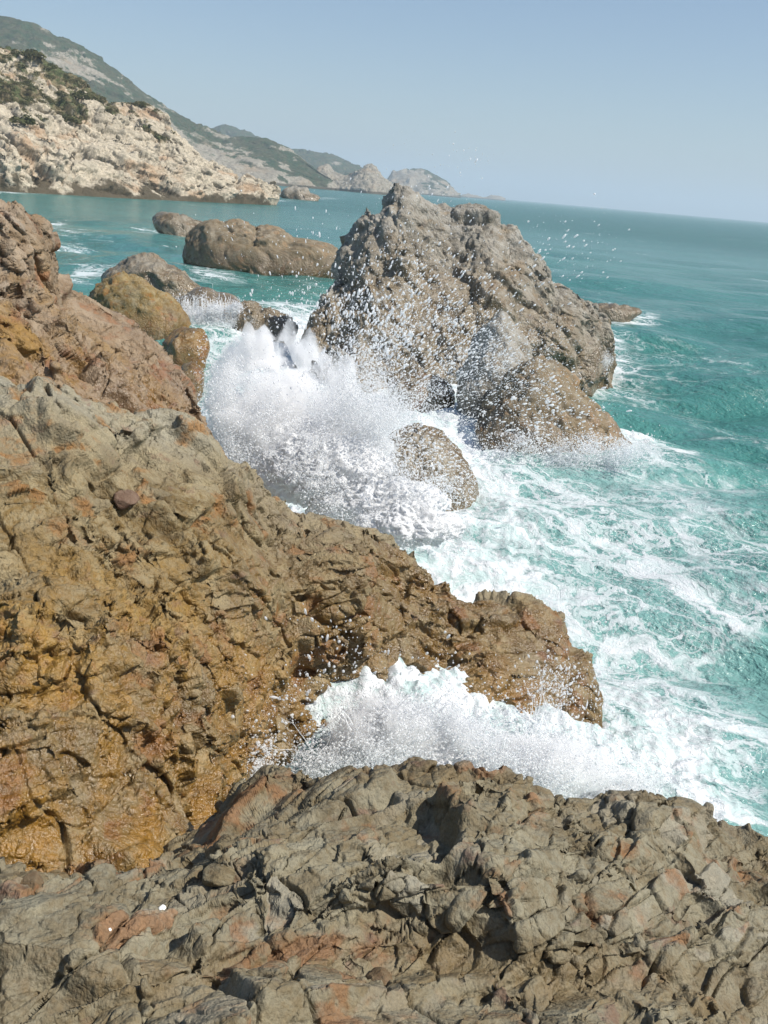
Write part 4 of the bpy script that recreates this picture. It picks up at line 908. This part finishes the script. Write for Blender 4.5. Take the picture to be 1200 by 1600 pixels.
# ------------------------------------------------------------------ small things
bpy.context.view_layer.update()
dg = bpy.context.evaluated_depsgraph_get()
def hit(px, py):
    d = Vector(ray(px, py)).normalized(); o = Vector((0, 0, H))
    best = None
    for nm in ('rock_ledge', 'rock_ridge'):
        ok, loc, nor, _ = bpy.data.objects[nm].ray_cast(o, d)
        if ok and (best is None or (loc - o).length < (best[0] - o).length): best = (loc, nor)
    return best
def stone(name, px, py, wpx, label, mat, seed, flat=.7, cat='stone', asp=1.3):
    h = hit(px, py)
    if not h: return
    L, Nn = h; r = wpx * .5 / FPX * (L - Vector((0, 0, H))).length
    u = np.linspace(0, math.pi, 26); ph = np.linspace(0, 2 * math.pi, 40, endpoint=False)
    D = np.stack([np.sin(u)[:, None] * np.cos(ph)[None], np.sin(u)[:, None] * np.sin(ph)[None], np.cos(u)[:, None] * np.ones((1, 40))], -1).reshape(-1, 3)
    g = np.random.default_rng(seed); k = np.full(len(D), 9.)
    for _ in range(14):                                   # a body cut by planes: worn flat facets
        a = g.normal(size=3); a /= np.linalg.norm(a); k = np.minimum(k, g.uniform(.62, .95) / np.maximum(D @ a, .05))
    k = np.minimum(k, 1.05) + .03 * fbm(D * 4 + seed, 3, seed)
    P = D * k[:, None] * np.array([asp, 1, flat]) * r
    o = mesh_obj(name, P, grid_faces(26, 40, True), mat, {'tint': np.full(len(P), g.random() * .6), 'wet': np.zeros(len(P)), 'ochre': np.full(len(P), .2)})
    q = (Nn + Vector((0, 0, 1.5))).to_track_quat('Z', 'Y'); o.rotation_mode = 'QUATERNION'; o.rotation_quaternion = q; o.location = L - Vector((0, 0, r * flat * .05))
    return tag(o, label, cat)
t = NT('shell_white'); M_SHELL = t.done(t.principled(t.mix(t.noise(t.pos(), 60, 3), (.78, .77, .72), (.86, .85, .80)), .5))
stone('shell_fragment', 252, 1420, 13, 'small flat white shell lying on the grey ledge near the lower left', M_SHELL, 1, .3, 'shell')
stone('shell_fragment', 172, 1452, 5, 'tiny white speck of shell below and left of the larger one', M_SHELL, 2, .4, 'shell')
M_STONE = rock_material('stone_brown', (.20, .15, .09), (.12, .08, .045), (.2, .1, .05), (.2, .13, .05), (.15, .09, .07), sc=.25)
M_PINK = rock_material('stone_purple', (.20, .14, .10), (.11, .07, .05), (.17, .09, .06), (.2, .12, .07), (.14, .07, .065), sc=.25)
stone('loose_stone', 50, 1386, 40, 'rounded brown stone lodged where the ochre wall meets the grey ledge', M_STONE, 3)
stone('loose_stone', 195, 780, 34, 'purplish brown stone jammed over a dark crevice in the left rocks', M_PINK, 4)
stone('loose_stone', 338, 1370, 44, 'pale brown angular stone on the edge of the pit in the ledge', M_LEDGE, 5)
stone('loose_stone', 550, 812, 34, 'reddish purple stone on the crest of the cliff beside the white plume', M_PINK, 6)
stone('loose_stone', 590, 1530, 36, 'dark stone lying in the trough at the bottom of the ledge', M_STONE, 7)

# ------------------------------------------------------------------ haze
def box(name, lo, hi):
    v = [(x, y, z) for x in (lo[0], hi[0]) for y in (lo[1], hi[1]) for z in (lo[2], hi[2])]
    f = [(0, 1, 3, 2), (4, 6, 7, 5), (0, 4, 5, 1), (2, 3, 7, 6), (0, 2, 6, 4), (1, 5, 7, 3)]
    me = bpy.data.meshes.new(name); me.from_pydata(v, [], f); o = bpy.data.objects.new(name, me); COL.objects.link(o); return o
if HAZE_DENSITY > 0:
    hz = box('haze', (-36000, -36000, -7), (36000, 36000, 300)); t = NT('haze_air')
    pv = t.n('VolumePrincipled'); pv.inputs['Color'].default_value = (.76, .86, .97, 1); pv.inputs['Density'].default_value = HAZE_DENSITY; pv.inputs['Anisotropy'].default_value = 0.1
    t.t.links.new(pv.outputs[0], t.out.inputs['Volume']); hz.data.materials.append(t.m); tag(hz, 'pale sea haze in the air', kind='stuff')
